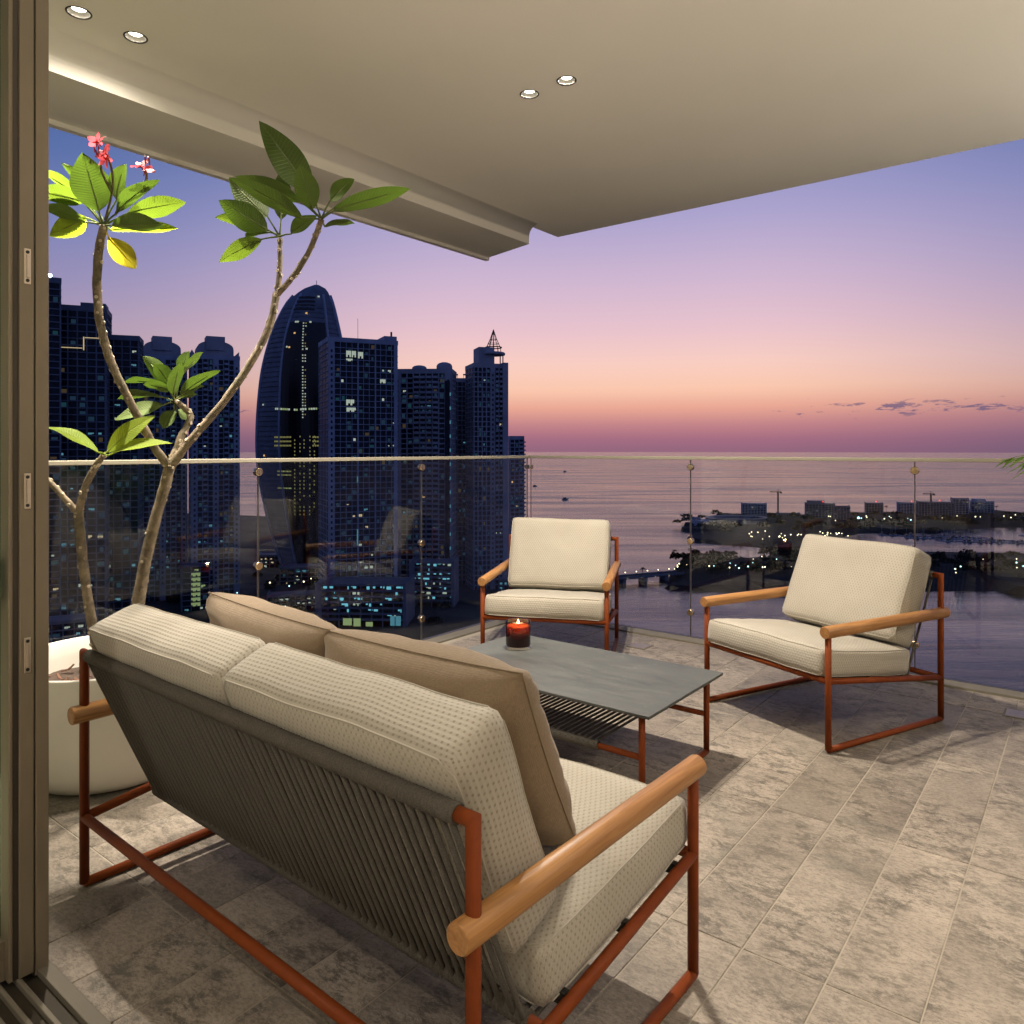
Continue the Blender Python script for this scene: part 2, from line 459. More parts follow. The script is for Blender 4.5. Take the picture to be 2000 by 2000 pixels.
def mk_bark():
    a = NT('bark'); c = a.coord()
    n1 = a.noise(c, 26, 6, .65, .6); n2 = a.noise(c, 90, 4, .6)
    col = a.mix(a.rng(n1, .35, .65), (.075,.060,.036,1), (.29,.22,.145,1))
    col = a.mix(a.rng(n2, .6, .70, 0, .7), col, (.46,.38,.28,1))
    n3 = a.noise(c, 5, 3); col = a.mix(a.rng(n3, .45, .65, 0, .6), col, (.075,.075,.032,1))
    return a.done(a.pbr(col, .75, 0, a.bump(a.math('ADD', n1, n2), .7, .004)))
mk_bark()
simple('leaf_scar', (.55,.46,.34), .7, bscale=200)
simple('soil', (.05,.032,.022), .95, bscale=80, bstr=.6, var=.3, vscale=20)
simple('bark_chip', (.16,.075,.045), .85, bscale=60, bstr=.4, var=.3, vscale=12)
def mk_curtain():
    a = NT('curtain_cloth'); c = a.coord()
    w = a.noise(a.mapping(c, (300, 300, 300)), 1, 2)
    return a.done(a.pbr(a.mix(w, (.45,.41,.34,1), (.55,.50,.42,1)), .9))
mk_curtain()
# city
def mk_city(name, col, rough=.8, var=.2, sc=.12):
    return simple(name, col, rough, var=var, vscale=sc)
mk_city('concrete_blue', (.40,.46,.56)); mk_city('concrete_dark', (.19,.225,.285)); mk_city('concrete_pale', (.43,.44,.48))
emit('dim_blue', (.010, .026, .048), 1); emit('dim_warm', (.045, .032, .017), 1); emit('dim_teal', (.008, .034, .046), 1)
mk_city('garage_wall', (.20,.21,.25))
def mk_cityglass():
    a = NT('city_glass'); c = a.coord()
    f = a.rng(a.noise(c, .35, 2), .35, .65)
    return a.done(a.pbr(a.mix(f, (.006,.010,.020,1), (.020,.034,.060,1)), .22, 0, None, Specular_IOR_Level=.22))
mk_cityglass()
def mk_black():
    a = NT('black_glass'); return a.done(a.pbr((.006,.006,.008), .25))
mk_black()
def mk_land(name, c0, c1, sc):
    a = NT(name); c = a.n('ShaderNodeNewGeometry').outputs['Position']
    f = a.rng(a.noise(c, sc, 8, .65), .35, .65)
    return a.done(a.pbr(a.mix(f, c0+(1,), c1+(1,)), .95))
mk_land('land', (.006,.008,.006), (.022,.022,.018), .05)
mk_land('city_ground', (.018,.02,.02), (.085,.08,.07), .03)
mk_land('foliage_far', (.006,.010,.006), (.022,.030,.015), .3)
simple('asphalt', (.045,.045,.048), .8, var=.2, vscale=.2)
def mk_sea():
    a = NT('sea_water'); p = a.n('ShaderNodeNewGeometry').outputs['Position']
    m = a.mapping(p, (1, 1, 1), (0,0,R(-38)))
    w1 = a.noise(a.mapping(m, (.010, .045, 1)), 1, 7, .6, .4)
    w2 = a.noise(a.mapping(m, (.06, .20, 1)), 1, 5, .6)
    w3 = a.noise(a.mapping(m, (.0018, .012, 1)), 1, 4, .55, .6)
    h = a.math('ADD', a.math('MULTIPLY', w1, 1.0), a.math('MULTIPLY', w2, .32))
    nb = a.bump(h, .26, 2.4)
    rough = a.rng(w3, .35, .65, .10, .30)
    return a.done(a.pbr((.018,.018,.034,1), rough, 0, nb, Specular_IOR_Level=.42))
mk_sea()
simple('boat_white', (.5,.5,.52), .4); simple('steel_far', (.05,.045,.045), .6)
M = MATS
# ================================================================== STRUCTURE OF THE TERRACE
GX, GY = -3.305, 4.433            # glass planes
CZ = 2.841                        # ceiling
XR = 3.6                          # far end of the terrace
def struct(name, mb, mat, label=None):
    o = mb.build(name, mat); o['kind'] = 'structure'
    if label: o['label'] = label
    return o
# floor: grout bed with stone planks on it
mb = MB(); mb.box(GX-.02, XR+.2, .72, GY+.02, -.30, -.0022)
floor = struct('floor', mb, M['grout'])
joints = [.712, .993, 1.755, 2.517, 3.279, 4.041, 4.318]
PW, GAP = .1905, .0036
tile_mesh = {}
def tile_me(w, l):
    k = (round(w,4), round(l,4))
    if k not in tile_mesh:
        b = .0015
        m = MB()
        x, y = w/2, l/2
        vs = [(-x,-y,-.012),(x,-y,-.012),(x,y,-.012),(-x,y,-.012),(-x,-y,-b),(x,-y,-b),(x,y,-b),(-x,y,-b),(-x+b,-y+b,0),(x-b,-y+b,0),(x-b,y-b,0),(-x+b,y-b,0)]
        m.add(vs, [(0,1,5,4),(1,2,6,5),(2,3,7,6),(3,0,4,7),(4,5,9,8),(5,6,10,9),(6,7,11,10),(7,4,8,11),(8,9,10,11)])
        tile_mesh[k] = m.mesh('tile', M['stone_tile'])
    return tile_mesh[k]
rows = []
x = -.67 - PW*13
while x < XR: rows.append(x); x += PW
for x0 in rows:
    x1 = min(x0+PW, XR)
    xa = max(x0, -3.192)
    if x1-xa < .02: continue
    for j in range(len(joints)-1):
        w = x1-xa-GAP; l = joints[j+1]-joints[j]-GAP
        o = link('tile', tile_me(w, l), floor, ((xa+x1)/2, (joints[j]+joints[j+1])/2, random.uniform(-.0006, .0006)))
# interior floor, walls (the room behind the open doors)
mb = MB(); mb.box(-3.4, XR+.2, -5.2, .50, -.30, -.002); struct('interior_floor', mb, M['interior_floor'])
mb = MB(); mb.box(-3.4, XR+.2, -5.4, -5.2, -.3, CZ); struct('interior_wall', mb, M['wall_paint'])
mb = MB(); mb.box(-3.6, -3.4, -5.4, .70, -.3, CZ); struct('interior_wall', mb, M['wall_paint'])
mb = MB(); mb.box(XR+.02, XR+.22, -5.4, 4.75, -.3, CZ); struct('end_wall', mb, M['wall_paint'])
# ceiling slab with round recesses cut for the downlights
SPOTS = [
 ('near', (-3.014, 1.212), 'recessed downlight in the ceiling corner closest to the door frame'),
 ('near', (-3.016, 1.424), 'recessed downlight above the potted plant, second from the door frame'),
 ('mid', (-2.064, 2.773), 'left one of the two small downlights above the coffee table'),
 ('mid', (-1.858, 2.773), 'right one of the two small downlights above the coffee table'),
 ("out", (2.05, 2.773), None), ("out", (2.26, 2.773), None),
 ('room', (-1.2, -.9), None), ('room', (1.8, -.9), None), ('room', (-1.2, -3.2), None), ('room', (1.8, -3.2), None),  # unseen room lamps, added to bounce light onto the terrace ceiling and sofa
]
HOLE = .040
def ceiling_mesh():
    bm = bmesh.new()
    x0, x1, y0, y1 = GX+.02, XR+.22, -5.4, 4.78
    edges = []
    def loop(pts):
        vs = [bm.verts.new(p) for p in pts]
        for i in range(len(vs)): edges.append(bm.edges.new((vs[i], vs[(i+1) % len(vs)])))
        return vs
    loop([(x0,y0,CZ),(x1,y0,CZ),(x1,y1,CZ),(x0,y1,CZ)])
    for _, (px, py), _l in SPOTS:
        loop([(px+HOLE*math.cos(2*math.pi*k/28), py+HOLE*math.sin(2*math.pi*k/28), CZ) for k in range(28)])
    bmesh.ops.triangle_fill(bm, edges=edges, use_beauty=True)
    # keep out any triangles filled inside holes
    for f in list(bm.faces):
        c = f.calc_center_median()
        if any((c.x-px)**2+(c.y-py)**2 < (HOLE*.97)**2 for _, (px,py), _l in SPOTS): bm.faces.remove(f)
    for f in bm.faces:
        if f.normal.z > 0: f.normal_flip()
    t = CZ+.26
    def q(*p): bm.faces.new([bm.verts.new(v) for v in p])
    q((x0,y0,t),(x1,y0,t),(x1,y1,t),(x0,y1,t))
    q((x0,y0,CZ),(x0,y1,CZ),(x0,y1,t),(x0,y0,t)); q((x1,y1,CZ),(x1,y0,CZ),(x1,y0,t),(x1,y1,t))
    q((x0,y1,CZ),(x1,y1,CZ),(x1,y1,t),(x0,y1,t)); q((x1,y0,CZ),(x0,y0,CZ),(x0,y0,t),(x1,y0,t))
    me = bpy.data.meshes.new('ceiling'); bm.to_mesh(me); bm.free(); me.materials.append(M['ceiling_paint']); return me
ceil = link('ceiling', ceiling_mesh()); ceil['kind'] = 'structure'
# downstand beam along the left edge, with a soft cove where it meets the ceiling and a drip lip outside
BZ = 2.706
mb = MB()
bi, bo = GX+.022, GX-.485
ye_i, ye_o = 4.405, 4.52
prof_in = [(bi, CZ+.05)]
vs = [(bi,-4.0,BZ),(bo+.03,-4.0,BZ),(bo+.03,-4.0,3.10),(bi,-4.0,3.10),(bi,ye_i,BZ),(bo+.03,ye_o,BZ),(bo+.03,ye_o,3.10),(bi,ye_i,3.10)]
mb.add(vs, [(0,1,2,3),(7,6,5,4),(0,4,5,1),(1,5,6,2),(2,6,7,3),(3,7,4,0)])
beam = struct('ceiling_beam', mb, M['ceiling_paint'])
mb = MB()
mb.add([(bo+.0295,-4.0,BZ-.022),(bo-.01,-4.0,BZ-.022),(bo-.01,-4.0,3.10),(bo+.0295,-4.0,3.10),(bo+.0295,ye_o+.003,BZ-.022),(bo-.01,ye_o+.01,BZ-.022),(bo-.01,ye_o+.01,3.10),(bo+.0295,ye_o+.003,3.10)],
       [(0,1,2,3),(7,6,5,4),(0,4,5,1),(1,5,6,2),(2,6,7,3),(3,7,4,0)])
mb.build('drip_edge', M['ceiling_paint'], beam)
mb = MB()   # cove
n = 8; rad = .085; pts = []
for k in range(n+1):
    a = math.pi/2*k/n
    pts.append((bi+.001+rad*(1-math.sin(a)), CZ-.001-rad*(1-math.cos(a))))
vs = []; fs = []
for (px, pz) in pts: vs += [(px,-4.0,pz),(px,ye_i,pz)]
for k in range(n): fs.append((2*k,2*k+2,2*k+3,2*k+1))
vs += [(bi+.001,ye_i,CZ-.001)]; 
for k in range(n): fs.append((2*k+1, 2*k+3, len(vs)-1))
mb.add(vs, fs, True); mb.build('cove', M['ceiling_paint'], beam)

# downlights
def downlight(kind, x, y, label):
    e = empty('downlight', (x, y, CZ))
    m = MB(); m.lathe([(HOLE-.002, .0), (HOLE-.001,-.002), (HOLE+.0035,-.003), (HOLE+.005,-.001), (HOLE+.005, .0)], 32); m.build('trim_ring', M['trim_dark'], e)
    m = MB(); m.lathe([(HOLE-.0025,.0), (HOLE-.005,.006), (HOLE-.010,.012), (HOLE-.016,.017)], 32); m.build('reflector', M['reflector'], e)
    m = MB(); m.lathe([(.0005,.0152),(HOLE-.0155,.0152),(HOLE-.0150,.018)], 24); m.build('lens', M['lamp_lens'], e)
    ld = bpy.data.lights.new('lamp', 'SPOT'); lo = bpy.data.objects.new('lamp', ld); COL.objects.link(lo); lo.parent = e
    lo.location = (0,0,.006)
    ld.shadow_soft_size = .018
    ld.color = (1.0, .89, .745)
    ld.spot_blend = 1.0
    if kind == 'near': ld.energy = 330; ld.spot_size = R(88)
    elif kind == 'mid': ld.energy = 262; ld.spot_size = R(152)
    elif kind == 'out': ld.energy = 320; ld.spot_size = R(124)
    else: ld.energy = 85; ld.spot_size = R(140)
    if kind == 'near':     # wide spill of the same lamp: the scallop on the beam
        l2 = bpy.data.lights.new('spill', 'SPOT'); o2 = bpy.data.objects.new('spill', l2); COL.objects.link(o2); o2.parent = e
        o2.location = (0,0,.004); l2.shadow_soft_size = .018; l2.color = ld.color; l2.energy = 15; l2.spot_size = R(166); l2.spot_blend = 1.0
    if label is None:
        label = 'recessed downlight at the far end of the terrace ceiling' if kind == 'out' else 'added unseen downlight in the ceiling of the room behind the terrace'
    tag(e, label, 'downlight', {'near':'downlights over the plant','mid':'downlights over the coffee table','out':'downlights at the terrace end','room':'added downlights in the room'}[kind])
for kind, (px, py), lab in SPOTS: downlight(kind, px, py, lab)

# ------------------------------------------------------------------ glass balustrades
RZ0, RZ1 = 1.133, 1.153
def disc(loc, axis, parent):
    m = MB(); r = .021
    A = Vector(axis)
    m.tube([A*-.014, A*-.010, A*.010, A*.014], [r*.86, r, r, r*.86], 20)
    m.build('clamp_disc', M['brass'], parent, loc)
def glass(mbargs, parent):
    m = MB(); m.box(*mbargs); o = m.build('glass_panel', M['balustrade_glass'], parent); return o
bl = empty('glass_balustrade', (GX, 2, 0)); tag(bl, 'clear glass balustrade with slim metal handrail behind the potted plant and sofa', 'balustrade', 'glass balustrades round the terrace')
def inv(o): return Vector(o.location)
def loc_build(m, name, mat, parent):
    o = m.build(name, mat, parent); o.matrix_parent_inverse = Matrix.Translation(-Vector(parent.location)); return o
jl = [-1.20, -.08, 1.045, 2.165, 3.315, 4.433]
for a, b in zip(jl[:-1], jl[1:]):
    m = MB(); m.box(GX-.004, GX+.004, a+.0032, b-.0032 if b < 4.4 else b-.02, .012, RZ0-.001); loc_build(m, 'glass_panel', M['balustrade_glass'], bl)
for j in jl[1:-1]:
    for z in (1.086, .615, .145):
        m = MB(); m.tube([(GX-.016,j,z),(GX-.012,j,z),(GX+.012,j,z),(GX+.016,j,z)], [.018,.021,.021,.018], 22); loc_build(m, 'clamp_disc', M['brass'], bl)
for j in jl[1:-1]:
    m = MB(); m.box(GX-.0035, GX+.0035, j-.0014, j+.0014, .012, RZ0-.001); loc_build(m, 'joint_seal', M['dark_gasket'], bl)
    for s in (-1, 1):
        m = MB(); m.box(GX-.0041, GX+.0041, j+s*.0028-.0003, j+s*.0028+.0003, .012, RZ0-.001); loc_build(m, 'polished_edge', M['latch_steel'], bl)
m = MB(); m.box(GX-.027, GX+.027, -1.2, GY+.027, RZ0, RZ1); o = loc_build(m, 'handrail', M['rail_metal'], bl); bevel(o, .003)
m = MB(); m.box(GX+.0065, GX+.108, -1.2, GY-.12, -.03, .010); o = loc_build(m, 'base_channel', M['channel_metal'], bl); bevel(o, .002)
m = MB(); m.box(GX-.02, GX+.0062, -1.2, GY-.02, -.03, .0115); loc_build(m, 'gasket', M['dark_gasket'], bl)
br = empty('glass_balustrade', (0, GY, 0)); tag(br, 'clear glass balustrade with slim metal handrail facing the sea and the wooded peninsula', 'balustrade', 'glass balustrades round the terrace')
jr = [-3.305, -2.026, -.756, .514, 1.78, 3.05, 3.60]
for a, b in zip(jr[:-1], jr[1:]):
    m = MB(); m.box(a+(.0032 if a > -3.3 else .02), b-.0032, GY-.004, GY+.004, .012, RZ0-.001); loc_build(m, 'glass_panel', M['balustrade_glass'], br)
for j in jr[1:-1]:
    for z in (1.086, .615, .165):
        m = MB(); m.tube([(j,GY-.016,z),(j,GY-.012,z),(j,GY+.012,z),(j,GY+.016,z)], [.018,.021,.021,.018], 22); loc_build(m, 'clamp_disc', M['brass'], br)
for j in jr[1:-1]:
    m = MB(); m.box(j-.0014, j+.0014, GY-.0035, GY+.0035, .012, RZ0-.001); loc_build(m, 'joint_seal', M['dark_gasket'], br)
    for s in (-1, 1):
        m = MB(); m.box(j+s*.0028-.0003, j+s*.0028+.0003, GY-.0041, GY+.0041, .012, RZ0-.001); loc_build(m, 'polished_edge', M['latch_steel'], br)
for q in ((GX-.0055, GX+.0055, GY-.0215, GY-.0202), (GX+.0182, GX+.0195, GY-.0055, GY+.0055)):
    m = MB(); m.box(*q, .012, RZ0-.001); loc_build(m, 'polished_edge', M['latch_steel'], br)
m = MB(); m.box(GX+.0275, XR, GY-.027, GY+.027, RZ0, RZ1); o = loc_build(m, 'handrail', M['rail_metal'], br); bevel(o, .003)
m = MB(); m.box(GX+.0065, XR, GY-.108, GY-.0065, -.03, .010); o = loc_build(m, 'base_channel', M['channel_metal'], br); bevel(o, .002)
m = MB(); m.box(GX+.0065, XR, GY-.0062, GY+.02, -.03, .0115); loc_build(m, 'gasket', M['dark_gasket'], br)
m = MB(); m.box(GX-.012, GX+.034, GY-.034, GY+.012, 1.055, 1.085); o = loc_build(m, 'corner_clamp', M['brass'], br); bevel(o, .003)
m = MB(); m.box(GX-.05, XR+.2, GY+.021, GY+.05, -.30, -.02); m.box(GX-.05, GX-.021, -4, GY+.02, -.30, -.02); struct('slab_edge', m, M['concrete_pale'])

# ------------------------------------------------------------------ folded sliding doors at the left
dr = empty('sliding_door', (-1.95, .66, 0)); tag(dr, 'dark bronze sliding door stack with three steel latch plates at left edge', 'door')
DX = -1.902
def dpart(name, mat, *b, bev=.002):
    m = MB(); m.box(*b); o = loc_build(m, name, mat, dr)
    if bev: bevel(o, bev)
    return o
dpart('frame', M['door_bronze'], DX-.10, DX, .673, .701, .0, CZ)
dpart('frame_joint', M['door_bronze_dark'], DX-.10, DX-.004, .6695, .6728, .0, CZ, bev=0)
dpart('stile', M['door_bronze'], DX-.09, DX+.002, .640, .6693, .012, CZ)
dpart('stile_edge', M['door_bronze_dark'], DX-.09, DX-.003, .628, .6398, .012, CZ, bev=0)
dpart('stile', M['door_bronze'], DX-.07, DX+.0, .619, .6278, .012, CZ)
for z in (1.612, 1.105, .735):
    m = MB(); m.box(DX+.0021, DX+.005, .6485, .6625, z-.040, z+.040); lp = loc_build(m, 'latch_plate', M['latch_steel'], dr); bevel(lp, .0012)
    m = MB(); m.box(DX+.0052, DX+.010, .6525, .6585, z-.026, z+.026); o = m.build('keeper', M['latch_steel'], lp); bevel(o, .001)
    for dz in (-.032, .032):
        m = MB(); m.tube([(DX+.005,.6555,z+dz),(DX+.0068,.6555,z+dz)], [.0040,.0034], 12); o = m.build('screw', M['trim_dark'], lp)
# inner leaf, folded back into the room
m = MB(); m.box(DX-.05, DX-.044, -.60, .6188, .10, CZ-.05); loc_build(m, 'glass_pane', M['door_glass'], dr)
m = MB(); m.box(DX-.07, DX-.02, -.66, -.60, .012, CZ); loc_build(m, 'stile', M['door_bronze'], dr)
m = MB(); m.box(DX-.07, DX-.02, -.60, .6188, .012, .10); loc_build(m, 'bottom_rail', M['door_bronze'], dr)
m = MB(); m.box(DX-.0435, DX-.012, .585, .607, .86, .965); o = loc_build(m, 'handle', M['black_plastic'], dr); bevel(o, .003)
# sill with tracks
m = MB(); m.box(-3.4, XR, .500, .7100, -.05, -.0045); sill = struct('door_sill', m, M['door_bronze_dark'])
for y0, y1, z1 in ((.678,.7085,.012),(.636,.646,.010),(.60,.61,.010),(.565,.575,.010),(.505,.525,.006)):
    m = MB(); m.box(-3.4, XR, y0, y1, -.0044, z1); o = m.build('track', M['channel_metal'], sill); bevel(o, .0015)
# curtains in the room and at the end of the terrace (seen only as reflections)
def curtain(name, p0, p1, z0, z1, label, amp=.045, pitch=.13):
    p0 = Vector(p0); p1 = Vector(p1); L = (p1-p0).length; n = int(L/pitch*8); d = (p1-p0)/L; nn = Vector((-d.y, d.x, 0))
    m = MB(); vs = []; fs = []
    for i in range(n+1):
        s = L*i/n; off = amp*math.sin(2*math.pi*s/pitch+.7*math.sin(s*3.1))
        b = p0+d*s+nn*off; t = p0+d*s+nn*off*.8
        vs += [(b.x,b.y,z0),(t.x,t.y,z1)]
    for i in range(n): fs.append((2*i,2*i+2,2*i+3,2*i+1))
    m.add(vs, fs, True); o = m.build(name, M['curtain_cloth']); tag(o, label, 'curtain'); return o
curtain('curtain', (XR-.10,.8,0), (XR-.10,3.2,0), .02, 2.78, 'pale pleated curtain hanging at the far end of the terrace')
curtain('curtain', (-3.2,-5.05,0), (XR-.2,-5.05,0), .02, 2.78, 'long pale pleated curtain across the back of the room')
# floor drains
for i, (px, py, lab) in enumerate(((-2.188, 4.066, 'small square floor drain beside the back armchair'), (-.27, 4.07, 'small square floor drain near the right end of the glass'))):
    e = empty('floor_drain', (px, py, .0)); tag(e, lab, 'drain')
    m = MB(); m.box(-.062,.062,-.062,.062,-.004,.0026); m.build('frame', M['channel_metal'], e)
    for k in range(7):
        m = MB(); m.box(-.052,.052,-.052+.015*k,-.044+.015*k,.0027,.0052); m.build('slat', M['latch_steel'], e)

# torchiere floor lamps, unseen outside the frame, put in to brighten the ceiling
def added_torchiere(x, y, label, watts):
    e = empty('added_floor_lamp', (x, y, 0)); tag(e, label, 'floor lamp', 'added uplighters at the terrace end')
    m = MB(); m.lathe([(.001,0),(.14,0),(.14,.012),(.03,.022),(.012,.03)], 28); m.build('base', M['trim_dark'], e)
    m = MB(); m.tube([(0,0,.02),(0,0,1.60)], .011, 12); m.build('pole', M['trim_dark'], e)
    m = MB(); m.lathe([(.012,1.59),(.06,1.60),(.12,1.64),(.155,1.70),(.152,1.70),(.115,1.645),(.055,1.61),(.001,1.605)], 32); m.build('bowl_shade', M['trim_dark'], e)
    m = MB(); m.lathe([(.001,1.625),(.05,1.63),(.06,1.64),(.001,1.655)], 20); m.build('bulb', M['lamp_lens'], e)
    ld = bpy.data.lights.new('added_uplight', 'SPOT'); lo = bpy.data.objects.new('added_uplight', ld); COL.objects.link(lo); lo.parent = e
    lo.location = (0,0,1.69); lo.rotation_euler = (math.pi,0,0); ld.energy = watts; ld.spot_size = R(172); ld.spot_blend = .25; ld.shadow_soft_size = .05; ld.color = (1,.91,.78)
added_torchiere(1.25, 1.05, 'added unseen black bowl floor lamp beside the open doors', 150)
added_torchiere(1.75, 4.05, 'added unseen black bowl floor lamp beside the palm at the glass', 125)

# globe pendants added unseen behind the doors as soft fill on the sofa back
def added_globe_pendant(x, y, z, label):
    e = empty('added_globe_pendant', (x, y, z)); tag(e, label, 'pendant lamp', 'added globe pendants in the room')
    m = MB(); m.lathe([(.02,.195),(.08,.182),(.145,.135),(.19,.06),(.20,0),(.19,-.06),(.145,-.135),(.08,-.182),(.001,-.2)], 32); m.build('paper_globe', M['added_globe_shade'], e)
    m = MB(); m.tube([(0,0,.196),(0,0,CZ-z)], .004, 8); m.build('cord', M['trim_dark'], e)
    m = MB(); m.lathe([(.05,CZ-z-.02),(.05,CZ-z-.001)], 20, close=True); m.build('ceiling_rose', M['trim_dark'], e)
    ld = bpy.data.lights.new('globe_fill_light', 'POINT'); lo = bpy.data.objects.new('globe_fill_light', ld); COL.objects.link(lo); lo.parent = e
    ld.energy = 240; ld.shadow_soft_size = .205; ld.color = (1,.90,.77)
added_globe_pendant(-.95, -1.9, 2.02, 'left added paper globe pendant, unseen in the room behind the terrace')
added_globe_pendant(1.05, -1.9, 2.02, 'right added paper globe pendant, unseen in the room behind the terrace')
# ================================================================== FURNITURE
TR = .0125
def cushion_mesh(hx, hy, hz, r, puff, name, mat, seed=0, wr=.0025, taper=0.0, sag=0.0):
    """boxed cushion: rounded box, puffed faces; UV in metres"""
    m = MB(); idx = {}
    step = .03
    nx, ny, nz = [max(4, int(2*h/step)) for h in (hx, hy, hz)]
    def deform(p):
        x, y, z = p
        q = Vector((max(-hx+r,min(hx-r,x)), max(-hy+r,min(hy-r,y)), max(-hz+r,min(hz-r,z))))
        d = Vector((x,y,z))-q
        if d.length > 1e-9:
            d = d.normalized()*r
        v = q+d
        ux, uy, uz = x/hx, y/hy, z/hz
        v.z += puff*uz*(1-ux*ux)**.8*(1-uy*uy)**.8 if abs(ux) <= 1 and abs(uy) <= 1 else 0
        v.x += puff*.35*ux*max(0,1-uy*uy)*max(0,1-uz*uz)
        v.y += puff*.45*uy*max(0,1-ux*ux)*max(0,1-uz*uz)
        s = Vector((v.x*5+seed*3.7, v.y*5, v.z*5))
        v += Vector((noise.noise(s), noise.noise(s+Vector((9,4,2))), noise.noise(s+Vector((3,8,5)))))*wr*2
        s2 = Vector((v.x*13+seed, v.y*17, v.z*13)); v += Vector((0,0,1))*noise.noise(s2)*wr*.7
        if sag: v.z -= sag*max(0,1-ux*ux)*max(0,1-uy*uy)
        if taper: v.x *= 1-taper*(uy*.5+.5)
        return v
    def vid(p):
        k = tuple(round(c, 5) for c in p)
        if k not in idx:
            idx[k] = len(m.v); m.v.append(tuple(deform(p)))
        return idx[k]
    lin2 = lambda h, n: [-h+2*h*i/n for i in range(n+1)]
    X, Y, Z = lin2(hx,nx), lin2(hy,ny), lin2(hz,nz)
    def side(A, B, fn, uvf):
        for i in range(len(A)-1):
            for j in range(len(B)-1):
                c = [fn(A[i],B[j]), fn(A[i+1],B[j]), fn(A[i+1],B[j+1]), fn(A[i],B[j+1])]
                m.uv[len(m.f)] = [uvf(p) for p in c]
                m.f.append(tuple(vid(p) for p in c)); m.smooth.append(True)
    side(X, Y, lambda a,b:(a,b,hz), lambda p:(p[0],p[1])); side(Y, X, lambda a,b:(b,a,-hz), lambda p:(p[0],p[1]))
    side(X, Z, lambda a,b:(a,-hy,b), lambda p:(p[0],p[2]-hy)); side(Z, X, lambda a,b:(b,hy,a), lambda p:(p[0],p[2]+hy))
    side(Y, Z, lambda a,b:(hx,a,b), lambda p:(p[1]+.3,p[2])); side(Z, Y, lambda a,b:(-hx,b,a), lambda p:(p[1]+.3,p[2]))
    me = m.mesh(name, mat)
    def ring(z, t=.0):
        pts = []
        for a in X[1:-1]: pts.append((a,-hy,z))
        for b in Y[1:-1]: pts.append((hx,b,z))
        for a in reversed(X[1:-1]): pts.append((a,hy,z))
        for b in reversed(Y[1:-1]): pts.append((-hx,b,z))
        return [deform(p) for p in pts]
    return me, ring
def piping(ring, r, name, mat, parent):
    pts = ring+[ring[0], ring[1]]
    m = MB(); m.tube(pts, r, 6, caps=False); return m.build(name, mat, parent)

def wrapped_bar(p0, p1, r, name, mat, parent, pitch=.0085):
    p0 = Vector(p0); p1 = Vector(p1); L = (p1-p0).length; n = int(L/pitch)*4
    pts = []; rs = []
    for i in range(n+1):
        pts.append(p0+(p1-p0)*(i/n)); rs.append(r*(1+.10*math.sin(2*math.pi*i/4)+.03*random.uniform(-1,1)))
    m = MB(); m.tube(pts, rs, 14); return m.build(name, mat, parent)

D2 = .3675           # half depth between posts
ZR, ZF = .192, .283 # seat rail heights rear / front
ZT, ZA = .640, .477 # top bar, arm centre
YL, ZL = -.185, .214 # lower rope bar
def rail_z(y): return ZR+(ZF-ZR)*(y+D2)/(2*D2)
def seat_frame(root, W, nback):
    w = W/2
    for s in (-1, 1):
        x = s*w
        for nm, pts in (('front_leg', [(x,D2,TR),(x,D2,ZA-.002)]),
                        ('rear_post', [(x,-D2,TR),(x,-D2,ZT),(x-s*.035,-D2,ZT)]),
                        ('floor_runner', [(x,-D2,TR),(x,D2,TR)]),
                        ('seat_rail', [(x,-D2,ZR),(x,D2,ZF)])):
            m = MB(); m.tube(pts, TR if nm != 'floor_runner' else TR*.985, 14); m.build(nm, M['orange_frame'], root)
        m = MB(); r = .0245
        y0, y1 = -D2-.035, D2+.022
        m.tube([(x,y0,ZA),(x,y0+.003,ZA),(x,0,ZA),(x,y1-.003,ZA),(x,y1,ZA)], [r*.90,r,r,r,r*.90], 28); m.build('armrest', M['teak'], root)
        for y in (-D2+.05, D2-.05):
            m = MB(); m.tube([(x,y,0),(x,y,.006)], .009, 10); m.build('glide', M['black_plastic'], root)
    for nm, y, z in (('back_rail', -D2, ZR), ('front_rail', D2, ZF-.001)):
        m = MB(); m.tube([(-w,y,z),(w,y,z)], TR*.99, 14); m.build(nm, M['orange_frame'], root)
    m = MB(); m.tube([(-w,YL,ZL),(w,YL,ZL)], TR*.80, 12); m.build('lower_bar', M['orange_frame'], root)
    wrapped_bar((-w+.034,YL,ZL), (w-.034,YL,ZL), .0150, 'wrapped_lower_bar', M['rope'], root)
    wrapped_bar((-w+.032,-D2,ZT-.001), (w-.032,-D2,ZT-.001), .0160, 'wrapped_top_bar', M['rope'], root)
    for s in (-1, 1):
        for y in (-.115, .09, .30):
            m = MB(); z = rail_z(y); xa, xb = sorted((s*(w-.030), s*(w-.006))); m.box(xa,xb,y-.008,y+.008,z-.010,z+.0135); m.build('strap', M['black_plastic'], root)
    # rope strands: over the top bar, down behind the cushion, under the lower bar and forward below the seat
    r = .0054
    x0 = -w+.042; x1 = w-.042
    pts = [(0,-D2-.006,ZT-.010),(0,YL-.009,ZL+.004),(0,YL-.002,ZL-.0085),(0,YL+.012,ZL-.0095),(0,.0,rail_z(0)-.012),(0,D2-.02,ZF-.013)]
    m = MB(); m.tube(pts, r, 7); me = m.mesh('rope_strand', M['rope'])
    for i in range(nback):
        x = x0+(x1-x0)*i/(nback-1)+random.uniform(-.0012,.0012)
        o = link('rope_strand', me, root, (x,0,0)); o.rotation_euler = (0, random.uniform(-.003,.003), random.uniform(-.004,.004))
